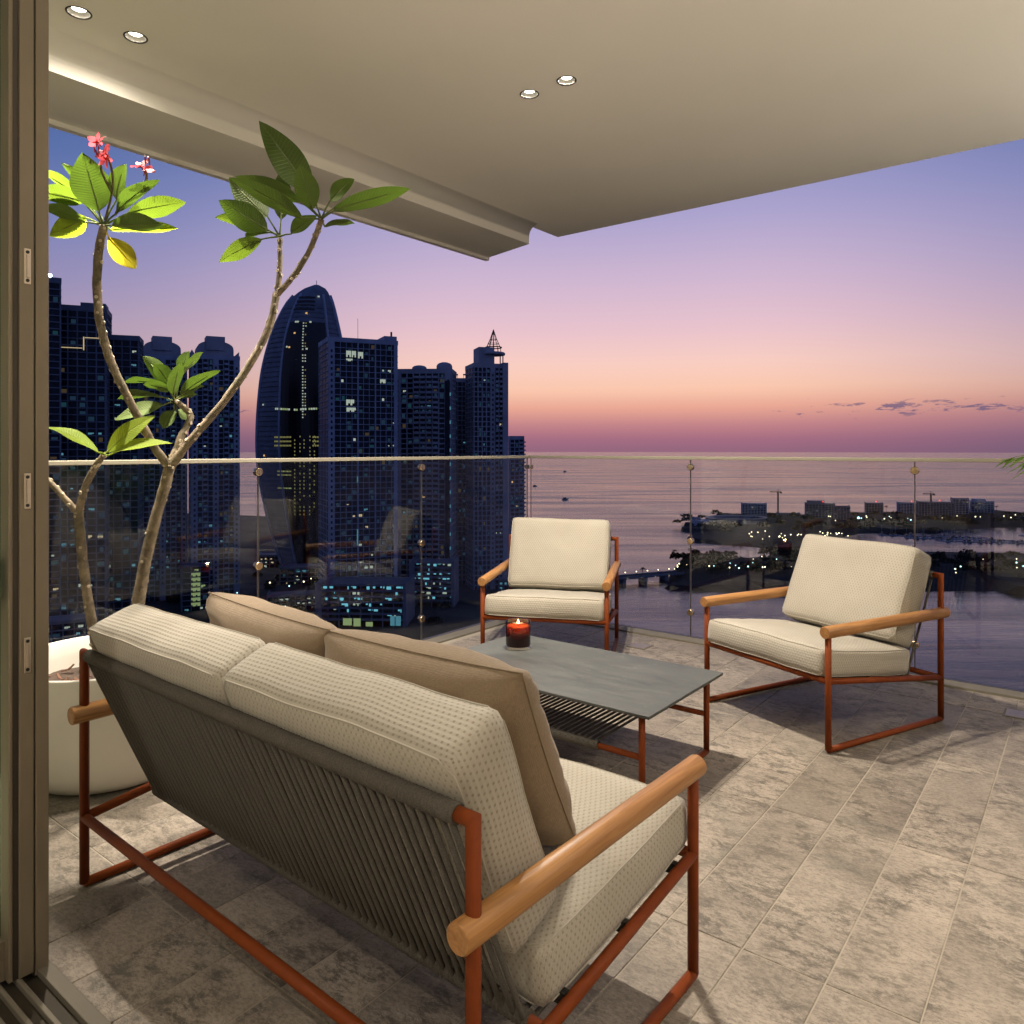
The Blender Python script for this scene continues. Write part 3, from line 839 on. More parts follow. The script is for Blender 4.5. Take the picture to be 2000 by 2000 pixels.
def cushion(root, name, hx, hy, hz, loc, rot, seed, puff=.014, r=.028, wr=.003, sag=0, inset=0):
    me, ring = cushion_mesh(hx, hy, hz, r, puff, name, M['cushion_fabric'], seed, wr, sag=sag)
    o = link(name, me, root, loc); o.rotation_euler = rot
    piping(ring(hz), .0019, 'seam', M['cushion_fabric'], o)
    piping(ring(-hz), .0019, 'seam', M['cushion_fabric'], o)
    return o
TILT = math.atan2(ZF-ZR, 2*D2)
LEAN = math.atan2(YL+D2, ZT-ZL)     # rope back angle from vertical
def back_cushion(root, cx, hx, seed, zc=0):
    hz = .070; hy = .215       # thickness / height halves
    # local z = thickness (towards front), local y = up the back
    up = Vector((0, -math.sin(LEAN), math.cos(LEAN))); fr = Vector((0, math.cos(LEAN), math.sin(LEAN)))
    foot = Vector((cx, -.165, .345+zc))
    c = foot + up*hy + fr*(hz-.052)
    return cushion(root, 'back_cushion', hx, hy, hz, c, (R(90)+LEAN, 0, 0), seed, puff=.012, r=.019)
def seat_cushion(root, hx, seed, cx=0):
    hy = .282; hz = .058
    yc = .102
    z = rail_z(yc)+TR+hz-.006
    return cushion(root, 'seat_cushion', hx, hy, hz, (cx, yc, z), (TILT, 0, 0), seed, puff=.013, r=.019, sag=.003)

sofa = empty('sofa', (-1.452, 1.240, 0), R(-1.6)); tag(sofa, 'two seat outdoor sofa with rope back, rust metal frame and cream cushions', 'sofa')
SW = 1.445
seat_frame(sofa, SW, 57)
seat_cushion(sofa, SW/2-.012, 1)
back_cushion(sofa, -.347, .341, 2); back_cushion(sofa, .342, .341, 3)
def armchair(loc, rz, label, seed):
    c = empty('armchair', loc, rz); tag(c, label, 'armchair', 'armchairs facing the coffee table')
    seat_frame(c, .675, 28)
    seat_cushion(c, .675/2-.012, seed)
    back_cushion(c, 0, .675/2-.034, seed+1)
    return c
armchair((-2.50, 3.60, 0), R(206), 'cream armchair in the glass corner behind the candle', 11)
armchair((-.996, 3.562, 0), R(156.6), 'cream armchair on the right turned side on, nearest the open floor', 21)

# throw pillows
def pillow(loc, rot, hx, hy, t, label, seed):
    m = MB(); N = 30; idx = {}
    def pos(u, v, s):
        ex = 1-.03*(1-v*v); ey = 1-.035*(1-u*u)
        x = hx*u*ex; y = hy*v*ey
        k = max(0,(1-abs(u)**2.4))**.42*max(0,(1-abs(v)**2.4))**.42
        z = s*t*k
        n1 = noise.noise(Vector((u*2.2+seed, v*2.2, s*2)))
        # creases running in from the corners
        cr = math.sin(9*(abs(u)-abs(v))+3*n1)*.013*(abs(u)*abs(v))**.6*(1-max(abs(u),abs(v))**6)
        z += s*cr+s*.014*n1*k**.5
        fold = .012*noise.noise(Vector((u*1.4+seed*2, v*6, 5)))*k**.3
        return (x+fold*.3, y, z+s*fold)
    for s in (1, -1):
        for i in range(N):
            for j in range(N):
                c = [(i,j),(i+1,j),(i+1,j+1),(i,j+1)]
                if s < 0: c.reverse()
                ids = []
                for a, b in c:
                    edge = a in (0,N) or b in (0,N)
                    k = (a, b, 0 if edge else s)
                    if k not in idx:
                        u = -math.cos(math.pi*a/N); v = -math.cos(math.pi*b/N)
                        u = .5*u+.5*(2*a/N-1); v = .5*v+.5*(2*b/N-1)
                        idx[k] = len(m.v); m.v.append(pos(u, v, 0 if edge else s))
                    ids.append(idx[k])
                m.uv[len(m.f)] = [(2*hx*a/N, 2*hy*b/N) for a, b in c]
                m.f.append(tuple(ids)); m.smooth.append(True)
    o = m.build('throw_pillow', M['linen']); o.location = loc; o.rotation_euler = rot
    tag(o, label, 'pillow', 'throw pillows on the sofa')
    ring = []
    for a in range(N): ring.append(idx[(a,0,0)])
    for b in range(N): ring.append(idx[(N,b,0)])
    for a in range(N,0,-1): ring.append(idx[(a,N,0)])
    for b in range(N,0,-1): ring.append(idx[(0,b,0)])
    piping([Vector(m.v[i]) for i in ring], .0022, 'seam', M['linen'], o)
    return o
pillow((-1.725, 1.232, .585), (R(90)+R(24), R(1.5), R(-3)), .292, .212, .112, 'taupe linen pillow leaning on the left half of the sofa', 3)
pillow((-1.145, 1.212, .578), (R(90)+R(24), R(-1), R(-1.5)), .302, .214, .118, 'taupe linen pillow leaning on the right half of the sofa', 8)

# coffee table
TX0, TX1, TY0, TY1, TZ = -2.19, -1.157, 2.212, 2.832, .320
tb = empty('coffee_table', ((TX0+TX1)/2, (TY0+TY1)/2, 0)); tag(tb, 'low coffee table with grey stone top, rust frame and rope shelf', 'table')
cx, cyy = (TX0+TX1)/2, (TY0+TY1)/2; hw, hd = (TX1-TX0)/2, (TY1-TY0)/2
m = MB(); m.box(-hw,hw,-hd,hd,TZ-.011,TZ); o = m.build('tabletop', M['table_stone'], tb); bevel(o, .0015)
lx, ly = hw-.05, hd-.045
for s in (-1, 1):
    for k in (-1, 1):
        m = MB(); m.tube([(s*lx,k*ly,.011),(s*lx,k*ly,TZ-.012)], .0115, 14); m.build('leg', M['orange_frame'], tb)
    m = MB(); m.tube([(s*lx,-ly,.0115),(s*lx,ly,.0115)], .0112, 12); m.build('floor_runner', M['orange_frame'], tb)
    m = MB(); m.tube([(s*lx,-ly,TZ-.0235),(s*lx,ly,TZ-.0235)], .0112, 12); m.build('top_rail', M['orange_frame'], tb)
SHX0, SHX1 = -lx+.04, lx-.18
SZ = .158
for k in (-1, 1):
    m = MB(); m.tube([(-lx,k*ly,SZ),(lx,k*ly,SZ)], .0105, 12); m.build('shelf_rail', M['orange_frame'], tb)
    wrapped_bar((SHX0-.01,k*ly,SZ),(SHX1+.01,k*ly,SZ), .0155, 'wrapped_rail', M['rope'], tb)
n = 31
m = MB(); m.tube([(0,-ly-.013,SZ+.006),(0,-ly+.02,SZ+.0145),(0,ly-.02,SZ+.0145),(0,ly+.013,SZ+.006)], .0048, 7); me = m.mesh('rope_strand', M['rope_dark'])
for i in range(n): link('rope_strand', me, tb, (SHX0+(SHX1-SHX0)*i/(n-1), 0, 0))

# candle
cd = empty('candle', (-2.02, 2.63, TZ)); tag(cd, 'lit candle in an amber glass jar on the coffee table', 'candle')
CRD = .055
m = MB(); m.lathe([(.001,.0012),(CRD+.004,.0012),(CRD+.006,.004),(CRD+.004,.008),(CRD-.002,.010)], 40); m.build('glass_foot', M['clear_glass'], cd)
m = MB(); m.lathe([(.001,.0115),(CRD-.002,.0115),(CRD,.016),(CRD,.118),(CRD-.001,.1195),(CRD-.003,.118)], 48); m.build('jar', M['amber_glass'], cd)
m = MB(); m.lathe([(.001,.013),(CRD-.0045,.013),(CRD-.0045,.098),(CRD-.006,.0985),(.03,.096),(.001,.0955)], 40); m.build('wax', M['wax'], cd)
m = MB(); m.tube([(0,0,.094),(.001,0,.103)], .0012, 6); m.build('wick', M['black_plastic'], cd)
m = MB(); m.lathe([(.0006,.100),(.004,.104),(.0055,.109),(.004,.116),(.0016,.123),(.0002,.127)], 14); m.build('flame', M['flame'], cd)
ld = bpy.data.lights.new('candle_light', 'POINT'); ld.energy = .55; ld.color = (1,.55,.22); ld.shadow_soft_size = .006
lo = bpy.data.objects.new('candle_light', ld); COL.objects.link(lo); lo.parent = cd; lo.location = (0,0,.131)

# ------------------------------------------------------------------ planter and frangipani tree
PC = (-2.93, 1.295)
pot = empty('planter', (PC[0], PC[1], 0)); tag(pot, 'large round white planter beside the sofa end', 'planter')
m = MB(); m.lathe([(.002,.0),(.225,.0),(.262,.012),(.292,.04),(.315,.085),(.330,.15),(.341,.24),(.349,.34),(.354,.425),(.352,.430),(.346,.431),(.338,.429),(.335,.424),(.330,.36),(.322,.30)], 72); m.build('bowl', M['pot_white'], pot)
m = MB(); vs = []; fs = []
K, Q = 14, 40
for i in range(K+1):
    rr = .332*i/K
    for j in range(Q):
        a = 2*math.pi*j/Q
        vs.append((rr*math.cos(a), rr*math.sin(a), .318+.018*noise.noise(Vector((rr*14*math.cos(a), rr*14*math.sin(a), 1)))))
for i in range(K):
    for j in range(Q): fs.append((i*Q+j, i*Q+(j+1)%Q, (i+1)*Q+(j+1)%Q, (i+1)*Q+j))
m.add(vs, fs, True); m.build('soil', M['soil'], pot)
chips = []
for k in range(3):
    m = MB(); L, Wd = .034+.008*k, .011+.002*k
    pts = []
    for i in range(5):
        for j in range(2):
            x = -L/2+L*i/4; y = (-Wd/2 if j == 0 else Wd/2)*(1-.3*abs(i-2)/2)
            for z in (0, .004): pts.append((x, y, z+.004*math.sin(i*1.3+k)))
    fs = []
    for i in range(4):
        a = i*4; b = a+4
        fs += [(a,b,b+1,a+1),(a+2,a+3,b+3,b+2),(a+1,b+1,b+3,a+3),(a,a+2,b+2,b)]
    fs += [(0,1,3,2),(16,18,19,17)]
    m.add(pts, fs); chips.append(m.mesh('bark_chip', M['bark_chip']))
for k in range(110):
    a = random.uniform(0, 2*math.pi); rr = .30*math.sqrt(random.random())
    o = link('bark_chip', chips[k % 3], pot, (rr*math.cos(a), rr*math.sin(a), .332+random.uniform(0,.018)))
    o.rotation_euler = (random.uniform(-.5,.5), random.uniform(-.5,.5), random.uniform(0,6.3))

BRANCHES = [
  ['trunk', [(-2.898,1.34,0.377,0.03), (-2.871,1.361,0.591,0.029), (-2.834,1.39,0.844,0.026), (-2.788,1.426,1.058,0.025), (-2.772,1.438,1.14,0.025)]],
  ['branch', [(-2.774,1.437,1.128,0.021), (-2.782,1.38,1.213,0.019), (-2.799,1.316,1.346,0.018), (-2.817,1.251,1.492,0.018), (-2.818,1.212,1.618,0.018), (-2.811,1.192,1.743,0.018), (-2.787,1.185,1.884,0.018), (-2.761,1.193,1.99,0.017)]],
  ['branch', [(-2.771,1.439,1.136,0.018), (-2.774,1.475,1.229,0.018), (-2.775,1.512,1.301,0.016), (-2.787,1.528,1.33,0.015), (-2.813,1.521,1.357,0.014), (-2.862,1.507,1.39,0.013)]],
  ['branch', [(-2.771,1.439,1.132,0.021), (-2.724,1.489,1.229,0.019), (-2.65,1.572,1.365,0.018), (-2.584,1.662,1.536,0.018), (-2.546,1.716,1.674,0.018), (-2.53,1.742,1.812,0.018)]],
  ['branch', [(-2.53,1.742,1.8,0.014), (-2.53,1.754,1.899,0.013), (-2.537,1.761,2.032,0.011)]],
  ['branch', [(-2.53,1.742,1.804,0.015), (-2.468,1.778,1.88,0.014), (-2.412,1.808,1.975,0.013), (-2.366,1.832,2.092,0.013)]],
  ['stem', [(-2.918,1.274,0.37,0.024), (-2.931,1.238,0.48,0.022), (-2.933,1.211,0.646,0.021), (-2.929,1.189,0.819,0.021), (-2.918,1.172,0.971,0.021)]],
  ['branch', [(-2.918,1.172,0.965,0.015), (-2.945,1.126,1.035,0.013), (-2.981,1.072,1.112,0.013)]],
  ['branch', [(-2.918,1.172,0.962,0.017), (-2.89,1.181,1.055,0.015), (-2.85,1.2,1.13,0.015), (-2.825,1.219,1.178,0.013)]],
]
LEAVES = [
  ((-2.762,1.192,1.988),(-2.756,1.174,2.035),(-2.757,1.12,2.223),0.127,(-0.9,0.43,0.12),0),
  ((-2.762,1.192,1.988),(-2.808,1.194,2.05),(-2.988,1.142,2.249),0.075,(-0.17,0.98,0.11),0),
  ((-2.762,1.192,1.988),(-2.831,1.157,2.086),(-3.003,1.067,2.204),0.075,(0.11,0.71,0.7),1),
  ((-2.762,1.192,1.988),(-2.803,1.141,2.068),(-2.9,1.021,2.092),0.075,(-0.5,0.54,0.68),1),
  ((-2.762,1.192,1.988),(-2.803,1.153,1.999),(-2.925,1.039,2.047),0.075,(-0.17,0.53,0.83),1),
  ((-2.762,1.192,1.988),(-2.82,1.158,2.02),(-2.945,1.087,1.959),0.080,(-0.6,0.64,0.49),3),
  ((-2.762,1.192,1.988),(-2.754,1.206,1.948),(-2.693,1.272,1.841),0.076,(-0.78,0.62,-0.06),4),
  ((-2.762,1.192,1.988),(-2.742,1.227,2.084),(-2.751,1.264,2.226),0.075,(-0.95,-0.31,0.02),0),
  ((-2.762,1.192,1.988),(-2.712,1.216,2.03),(-2.568,1.293,2.135),0.075,(-0.53,-0.15,0.83),0),
  ((-2.762,1.192,1.988),(-2.709,1.252,2.038),(-2.58,1.398,2.088),0.075,(-0.71,0.44,0.56),1),
  ((-2.762,1.192,1.988),(-2.758,1.214,1.978),(-2.601,1.381,1.992),0.075,(-0.28,0.18,0.94),2),
  ((-2.762,1.192,1.988),(-2.708,1.196,1.979),(-2.496,1.273,1.96),0.075,(-0.15,0.61,0.78),0),
  ((-2.539,1.76,2.039),(-2.564,1.721,2.062),(-2.682,1.585,2.165),0.105,(-0.69,0.71,0.16),0),
  ((-2.539,1.76,2.039),(-2.589,1.74,2.12),(-2.744,1.663,2.287),0.101,(-0.53,0.84,-0.11),0),
  ((-2.539,1.76,2.039),(-2.582,1.708,2.024),(-2.681,1.586,1.925),0.075,(-0.81,0.23,0.53),1),
  ((-2.539,1.76,2.039),(-2.602,1.749,2.065),(-2.734,1.735,2.059),0.075,(-0.04,-0.07,1),0),
  ((-2.539,1.76,2.039),(-2.55,1.774,2.111),(-2.579,1.805,2.332),0.077,(-0.82,0.55,-0.18),0),
  ((-2.539,1.76,2.039),(-2.499,1.784,2.047),(-2.408,1.837,2.115),0.075,(-0.61,0.04,0.79),0),
  ((-2.539,1.76,2.039),(-2.593,1.741,2.068),(-2.795,1.636,2.134),0.075,(-0.15,0.72,0.68),1),
  ((-2.368,1.83,2.092),(-2.414,1.817,2.209),(-2.612,1.716,2.498),0.127,(-0.56,0.82,-0.1),0),
  ((-2.368,1.83,2.092),(-2.379,1.798,2.124),(-2.386,1.74,2.282),0.091,(-0.76,0.62,0.2),0),
  ((-2.368,1.83,2.092),(-2.394,1.764,2.083),(-2.541,1.542,2.209),0.075,(-0.46,0.65,0.6),0),
  ((-2.368,1.83,2.092),(-2.438,1.783,2.163),(-2.652,1.634,2.266),0.075,(-0.28,0.78,0.55),0),
  ((-2.368,1.83,2.092),(-2.348,1.857,2.166),(-2.291,1.928,2.258),0.075,(-0.84,-0.03,0.55),0),
  ((-2.368,1.83,2.092),(-2.318,1.85,2.119),(-2.059,2.008,2.192),0.075,(-0.5,0.48,0.72),0),
  ((-2.368,1.83,2.092),(-2.353,1.873,2.139),(-2.264,2.013,2.174),0.075,(-0.44,0.06,0.9),0),
  ((-2.368,1.83,2.092),(-2.373,1.849,2.069),(-2.313,1.949,2.092),0.075,(-0.18,-0.11,0.98),0),
  ((-2.864,1.506,1.386),(-2.904,1.498,1.458),(-3.026,1.455,1.575),0.075,(-0.31,0.95,0.02),0),
  ((-2.864,1.506,1.386),(-2.871,1.485,1.456),(-2.891,1.434,1.533),0.075,(-0.47,0.79,0.4),0),
  ((-2.864,1.506,1.386),(-2.845,1.49,1.412),(-2.766,1.481,1.532),0.075,(-0.8,-0.31,0.51),0),
  ((-2.864,1.506,1.386),(-2.862,1.526,1.499),(-2.867,1.567,1.592),0.075,(-0.84,-0.51,0.18),0),
  ((-2.864,1.506,1.386),(-2.862,1.534,1.499),(-2.842,1.612,1.591),0.075,(-0.66,-0.5,0.56),0),
  ((-2.864,1.506,1.386),(-2.839,1.514,1.409),(-2.696,1.599,1.506),0.075,(-0.53,-0.07,0.85),0),
  ((-2.864,1.506,1.386),(-2.862,1.53,1.413),(-2.828,1.61,1.454),0.075,(-0.53,-0.19,0.83),0),
  ((-2.864,1.506,1.386),(-2.892,1.492,1.451),(-3.045,1.39,1.464),0.075,(-0.08,0.25,0.97),0),
  ((-2.864,1.506,1.386),(-2.864,1.483,1.429),(-2.902,1.4,1.451),0.075,(-0.34,0.39,0.86),0),
  ((-2.864,1.506,1.386),(-2.922,1.476,1.407),(-3.085,1.384,1.399),0.075,(-0.21,0.3,0.93),0),
  ((-2.864,1.506,1.386),(-2.88,1.471,1.373),(-2.99,1.332,1.313),0.075,(0.46,-0.63,0.62),0),
  ((-2.864,1.506,1.386),(-2.851,1.497,1.351),(-2.85,1.454,1.277),0.075,(0.4,-0.79,0.47),0),
  ((-2.864,1.506,1.386),(-2.868,1.518,1.352),(-2.864,1.557,1.317),0.075,(0.81,0.36,0.47),0),
  ((-2.864,1.506,1.386),(-2.853,1.526,1.401),(-2.822,1.577,1.416),0.075,(-0.39,-0.05,0.92),0),
  ((-2.825,1.219,1.18),(-2.824,1.201,1.187),(-2.939,1.067,1.278),0.075,(0.53,0.11,0.84),2),
  ((-2.825,1.219,1.18),(-2.829,1.231,1.187),(-2.718,1.354,1.322),0.075,(0.48,-0.81,0.34),2),
  ((-2.825,1.219,1.18),(-2.815,1.227,1.176),(-2.63,1.372,1.22),0.075,(0.18,-0.49,0.85),2),
]
FLOWERS = [
  ((-2.757,1.171,2.277),(-0.5,-0.3,0.8)),
  ((-2.715,1.178,2.228),(0.1,-0.8,0.5)),
  ((-2.745,1.193,2.218),(0.3,-0.7,-0.2)),
  ((-2.677,1.284,2.206),(0.2,-0.6,0.75)),
  ((-2.687,1.302,2.2),(0.6,-0.1,0.75)),
]
PEDICELS = [
  [(-2.758,1.195,2.008), (-2.738,1.211,2.108), (-2.728,1.206,2.176), (-2.737,1.186,2.262)],
  [(-2.738,1.211,2.102), (-2.744,1.181,2.164), (-2.738,1.173,2.192)],
  [(-2.703,1.239,2.113), (-2.668,1.291,2.146), (-2.673,1.3,2.191)],
  [(-2.73,1.218,2.026), (-2.703,1.239,2.113)],
]

tree = empty('frangipani_tree', (PC[0], PC[1], .35)); tag(tree, 'branching frangipani tree with pink blossoms growing from the white planter', 'tree')
TI = Matrix.Translation(-Vector(tree.location))
def tpart(m, name, mat, par=None):
    o = m.build(name, mat, par or tree)
    if par is None: o.matrix_parent_inverse = TI
    return o
scar = MB(); scar.lathe([(.0062,-.001),(.0068,.0018),(.0052,.0030),(.0030,.0018),(.0005,.0014)], 10); scar_me = scar.mesh('leaf_scar', M['leaf_scar'])
for nm, pts in BRANCHES:
    sp = smoothpath(pts, 7)
    P3 = []; rs = []
    for i, p in enumerate(sp):
        v = Vector(p[:3]); jit = Vector((noise.noise(v*22), noise.noise(v*22+Vector((5,5,5))), 0))*.0022
        P3.append(v+jit); rs.append(p[3]*.80*(1+.07*noise.noise(v*35)+.09*noise.noise(v*70)))
    m = MB(); m.tube(P3, rs, 14); br_o = tpart(m, nm, M['bark'])
    # raised leaf scars
    for i in range(2, len(P3)-1):
        if random.random() < .62:
            t = (P3[min(i+1,len(P3)-1)]-P3[i-1]).normalized()
            a = random.uniform(0, 2*math.pi); u = t.orthogonal().normalized(); d = u*math.cos(a)+t.cross(u)*math.sin(a)
            s = link('leaf_scar', scar_me, br_o)
            s.location = P3[i]+d*(rs[i]*.97); s.rotation_mode = 'QUATERNION'; s.rotation_quaternion = Vector((0,0,1)).rotation_difference(d)
            k = random.uniform(.7, 1.15); s.scale = (k,k,k)
def leaf(hub, base, tip, W, nrm, mat, bow=.10, par=None, name='leaf', fold=.22):
    hub, base, tip, nrm = Vector(hub), Vector(base), Vector(tip), Vector(nrm).normalized()
    ax = tip-base; L = ax.length; ax.normalize(); nrm = (nrm-ax*nrm.dot(ax)).normalized(); sd = ax.cross(nrm)
    m = MB(); n = 14; vs = []; us = (-1,-.72,-.36,0,.36,.72,1)
    ph = random.uniform(0, 6)
    for i in range(n+1):
        t = i/n
        w = W/2*max(.02, (math.sin(math.pi*min(1, t**.84*.985+.012)))**.86*(.92+.22*t))
        if i == n: w = W*.006
        c = base+ax*(L*t)+nrm*(bow*L*4*t*(1-t)*.6)+sd*(.03*L*math.sin(3*t+ph)*t*(1-t)*4*.4)
        for u in us:
            rip = .035*W*math.sin(9*t+ph*2+u)*u*u
            vs.append(c+sd*(u*w)+nrm*(abs(u)**1.3*w*fold+rip))
    fs = []
    k = len(us)
    for i in range(n):
        for j in range(k-1):
            q = [(i,j),(i,j+1),(i+1,j+1),(i+1,j)]
            m.uv[len(m.f)+len(fs)] = [(us[b]*.5+.5, a/n) for a, b in q]
            fs.append(tuple(a*k+b for a, b in q))
    m.add(vs, fs, True)
    nf = len(m.f)
    mid = (hub*.45+base*.55)+nrm*.004
    m.tube([hub, mid, base, base+ax*(L*.25)+nrm*(bow*L*.45-.0005), base+ax*(L*.7)+nrm*(bow*L*.5-.0005)], [.0042,.0034,.003,.0022,.0012], 7)
    for fi in range(nf, len(m.f)): m.uv[fi] = [(.5, .3)]*len(m.f[fi])
    return tpart(m, name, M[mat], par)
TONES = ['leaf_green','leaf_light','leaf_lime','leaf_lime','leaf_yellow']
for (h, b, t, W, nn, tone) in LEAVES: leaf(h, b, t, W, nn, TONES[tone], bow=random.uniform(.03,.13), fold=random.uniform(.12,.26))
for pl in PEDICELS:
    m = MB(); m.tube(smoothpath(pl, 5), [.0042]*(5*(len(pl)-1))+[.003], 8); tpart(m, 'flower_stalk', M['pedicel'])
for (c, nn) in FLOWERS:
    c = Vector(c); nn = Vector(nn).normalized(); u = nn.orthogonal().normalized(); w = nn.cross(u)
    m = MB(); m.tube([c-nn*.022, c-nn*.008, c], [.0018,.0022,.003], 8); fl = tpart(m, 'flower', M['bud'])
    for k in range(5):
        a = 2*math.pi*k/5+c.x*50; d = u*math.cos(a)+w*math.sin(a); s = nn.cross(d)
        m = MB(); vs = []; fs = []
        for i in range(7):
            t = i/6; hw_ = .0105*math.sin(math.pi*min(.97,(t*.93+.06)))**.7; cc = c+d*(.034*t)+nn*(.016*t-.006*t*t)
            for j, q in enumerate((-1,0,1)):
                vs.append(cc+s*(q*hw_)+nn*(.004*q)); 
        for i in range(6):
            for j in range(2):
                qd = [(i,j),(i,j+1),(i+1,j+1),(i+1,j)]
                m.uv[len(m.f)+len(fs)] = [(b/2, a2/6) for a2, b in qd]
                fs.append(tuple(a2*3+b for a2, b in qd))
        m.add(vs, fs, True); tpart(m, 'petal', M['petal'], fl)
for (x,y,z) in [(-2.78,1.17,2.255),(-2.77,1.18,2.25),(-2.75,1.165,2.23),(-2.615,1.268,2.205),(-2.60,1.275,2.20),(-2.76,1.17,2.27)]:
    m = MB(); v = Vector((x,y,z)); d = Vector((random.uniform(-.4,.4), random.uniform(-.3,.3), 1)).normalized()
    m.tube([v-d*.012, v, v+d*.012, v+d*.022], [.0015,.0028,.0032,.0006], 8); tpart(m, 'flower_bud', M['bud'])

# potted palm just outside the frame on the right: one frond tip reaches in
pp = (.75, 3.47)
pl2 = empty('palm_planter', (pp[0], pp[1], 0)); tag(pl2, 'round white planter holding the palm at the right', 'planter')
m = MB(); m.lathe([(.002,.0),(.16,.0),(.19,.02),(.21,.08),(.225,.25),(.23,.40),(.222,.405),(.212,.40),(.205,.33),(.001,.33)], 40); m.build('bowl', M['pot_white'], pl2)
pt = empty('potted_palm', (pp[0], pp[1], .33)); tag(pt, 'feathery green palm whose frond tip shows at the right edge', 'palm')
PI_ = Matrix.Translation(-Vector(pt.location))
def frond(az, reach, hgt, droop, z0=.35):
    d = Vector((math.cos(az), math.sin(az), 0)); side = Vector((-d.y, d.x, 0))
    pts = []
    for i in range(15):
        t = i/14
        pts.append(Vector((pp[0], pp[1], z0))+d*(reach*(t**1.25))+Vector((0,0,hgt*math.sin(min(1,t*1.02)*math.pi*.5)-droop*t**3)))
    m = MB(); m.tube(pts, [.007*(1-.85*i/14) for i in range(15)], 6); st = m.build('frond', M['palm_leaf'], pt); st.matrix_parent_inverse = PI_
    m = MB()
    for i in range(3, 15):
        for h in (0, .5):
            k = min(14, i+h); a = pts[int(k)]; b = pts[min(14, int(k)+1)]; c = a.lerp(b, k-int(k))
            tg = (pts[min(14,int(k)+1)]-pts[max(0,int(k)-1)]).normalized()
            ll = (.26 if k < 12 else .26*(15.2-k)/3.4)
            for s in (-1, 1):
                dd = (tg*.75+side*s*.75+Vector((0,0,-.28+random.uniform(-.1,.1)))).normalized(); ww = tg.cross(dd).normalized().cross(dd)*.008
                e = c+dd*ll; e.z -= ll*.15; mid = c+dd*ll*.5
                m.add([c, mid+ww, e, mid-ww], [(0,1,2,3)], True)
    o = m.build('leaflets', M['palm_leaf'], st); o['kind'] = 'stuff'
for i in range(11): frond(i*2.399+.3, random.uniform(.6,.9), random.uniform(.75,1.35), random.uniform(.1,.5))
frond(R(173), 1.01, .92, .10)
# ================================================================== THE CITY AND THE BAY
# site frame: r = metres to the right, f = metres ahead of the terrace, axis turned 38 degrees
CA, SA = math.cos(R(38)), math.sin(R(38))
def site(r, f, z=0): return Vector((r*CA-f*SA, r*SA+f*CA, z))
SEA, LAND = -104.0, -100.0
m = MB(); N = 96; Rr = 25500
vs = [(0,0,SEA)]
for k in range(1, 9):
    rr = Rr*(k/8)**2.2
    for j in range(N): vs.append((rr*math.cos(2*math.pi*j/N), rr*math.sin(2*math.pi*j/N), SEA))
fs = [(0, 1+j, 1+(j+1)%N) for j in range(N)]
for k in range(7):
    for j in range(N): fs.append((1+k*N+j, 1+(k+1)*N+j, 1+(k+1)*N+(j+1)%N, 1+k*N+(j+1)%N))
m.add(vs, fs); struct('sea', m, M['sea_water'])

def terrain(name, outline, mat, height, seed, kind='structure', label=None, hill=None):
    """closed shoreline -> raised ground with sloping banks and rolling top"""
    bm = bmesh.new()
    pts = []
    n = len(outline)
    for i in range(n):
        a = outline[i]; b = outline[(i+1) % n]; L = math.hypot(b[0]-a[0], b[1]-a[1]); k = max(1, int(L/18))
        for t in range(k):
            q = t/k; x = a[0]+(b[0]-a[0])*q; y = a[1]+(b[1]-a[1])*q
            w = min(6, L*.1)
            pts.append((x+w*noise.noise(Vector((x*.03,y*.03,seed))), y+w*noise.noise(Vector((x*.03,y*.03,seed+7)))))
    cx = sum(p[0] for p in pts)/len(pts); cy_ = sum(p[1] for p in pts)/len(pts)
    vs = [bm.verts.new((p[0], p[1], SEA-1)) for p in pts]
    es = [bm.edges.new((vs[i], vs[(i+1) % len(vs)])) for i in range(len(vs))]
    bmesh.ops.triangle_fill(bm, edges=es, use_beauty=True)
    bmesh.ops.subdivide_edges(bm, edges=bm.edges[:], cuts=2, use_grid_fill=True)
    bnd = {v for e in bm.edges if len(e.link_faces) == 1 for v in e.verts}
    for v in bm.verts:
        x, y = v.co.x, v.co.y
        if v in bnd: continue
        h = height*(.75+.4*noise.noise(Vector((x*.012,y*.012,seed))))
        if hill:
            for (hx, hy, hr, hh) in hill: h += hh*max(0, 1-math.hypot(x-hx,y-hy)/hr)
        v.co.z = SEA+max(1.0, h)
    for v in bm.verts: v.co = site(v.co.x, v.co.y, v.co.z)
    bmesh.ops.recalc_face_normals(bm, faces=bm.faces[:])
    me = bpy.data.meshes.new(name); bm.to_mesh(me); bm.free()
    me.materials.append(M[mat])
    o = link(name, me); o['kind'] = kind
    if label: o['label'] = label
    return o
NEAR = [(110,558),(149,543),(218,531),(300,547),(372,543),(524,547),(900,560),(900,760),(518,757),(425,776),(380,804),(293,764),(247,721),(193,705),(159,683),(130,632)]
FAR = [(209,925),(203,849),(234,813),(259,788),(276,760),(330,765),(378,800),(400,880),(441,920),(536,942),(645,991),(766,1017),(1100,1010),(1100,1130),(779,1138),(746,1209),(668,1219),(501,1219),(312,1138),(230,1004)]
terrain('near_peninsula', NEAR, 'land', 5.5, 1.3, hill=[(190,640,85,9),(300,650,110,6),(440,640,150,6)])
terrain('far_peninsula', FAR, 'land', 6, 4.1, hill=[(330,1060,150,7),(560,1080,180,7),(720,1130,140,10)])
m = MB()
CITY = [(-1400,1500),(-397,1138),(-150,1010),(-60,960),(19,942),(45,721),(63,612),(51,533),(19,461),(0,401),(-8,250),(-20,120),(-20,-300),(-1400,-300)]
bm = bmesh.new(); vs = [bm.verts.new(site(p[0], p[1], LAND)) for p in CITY]
lo_ = [bm.verts.new(site(p[0], p[1], SEA-2)) for p in CITY]
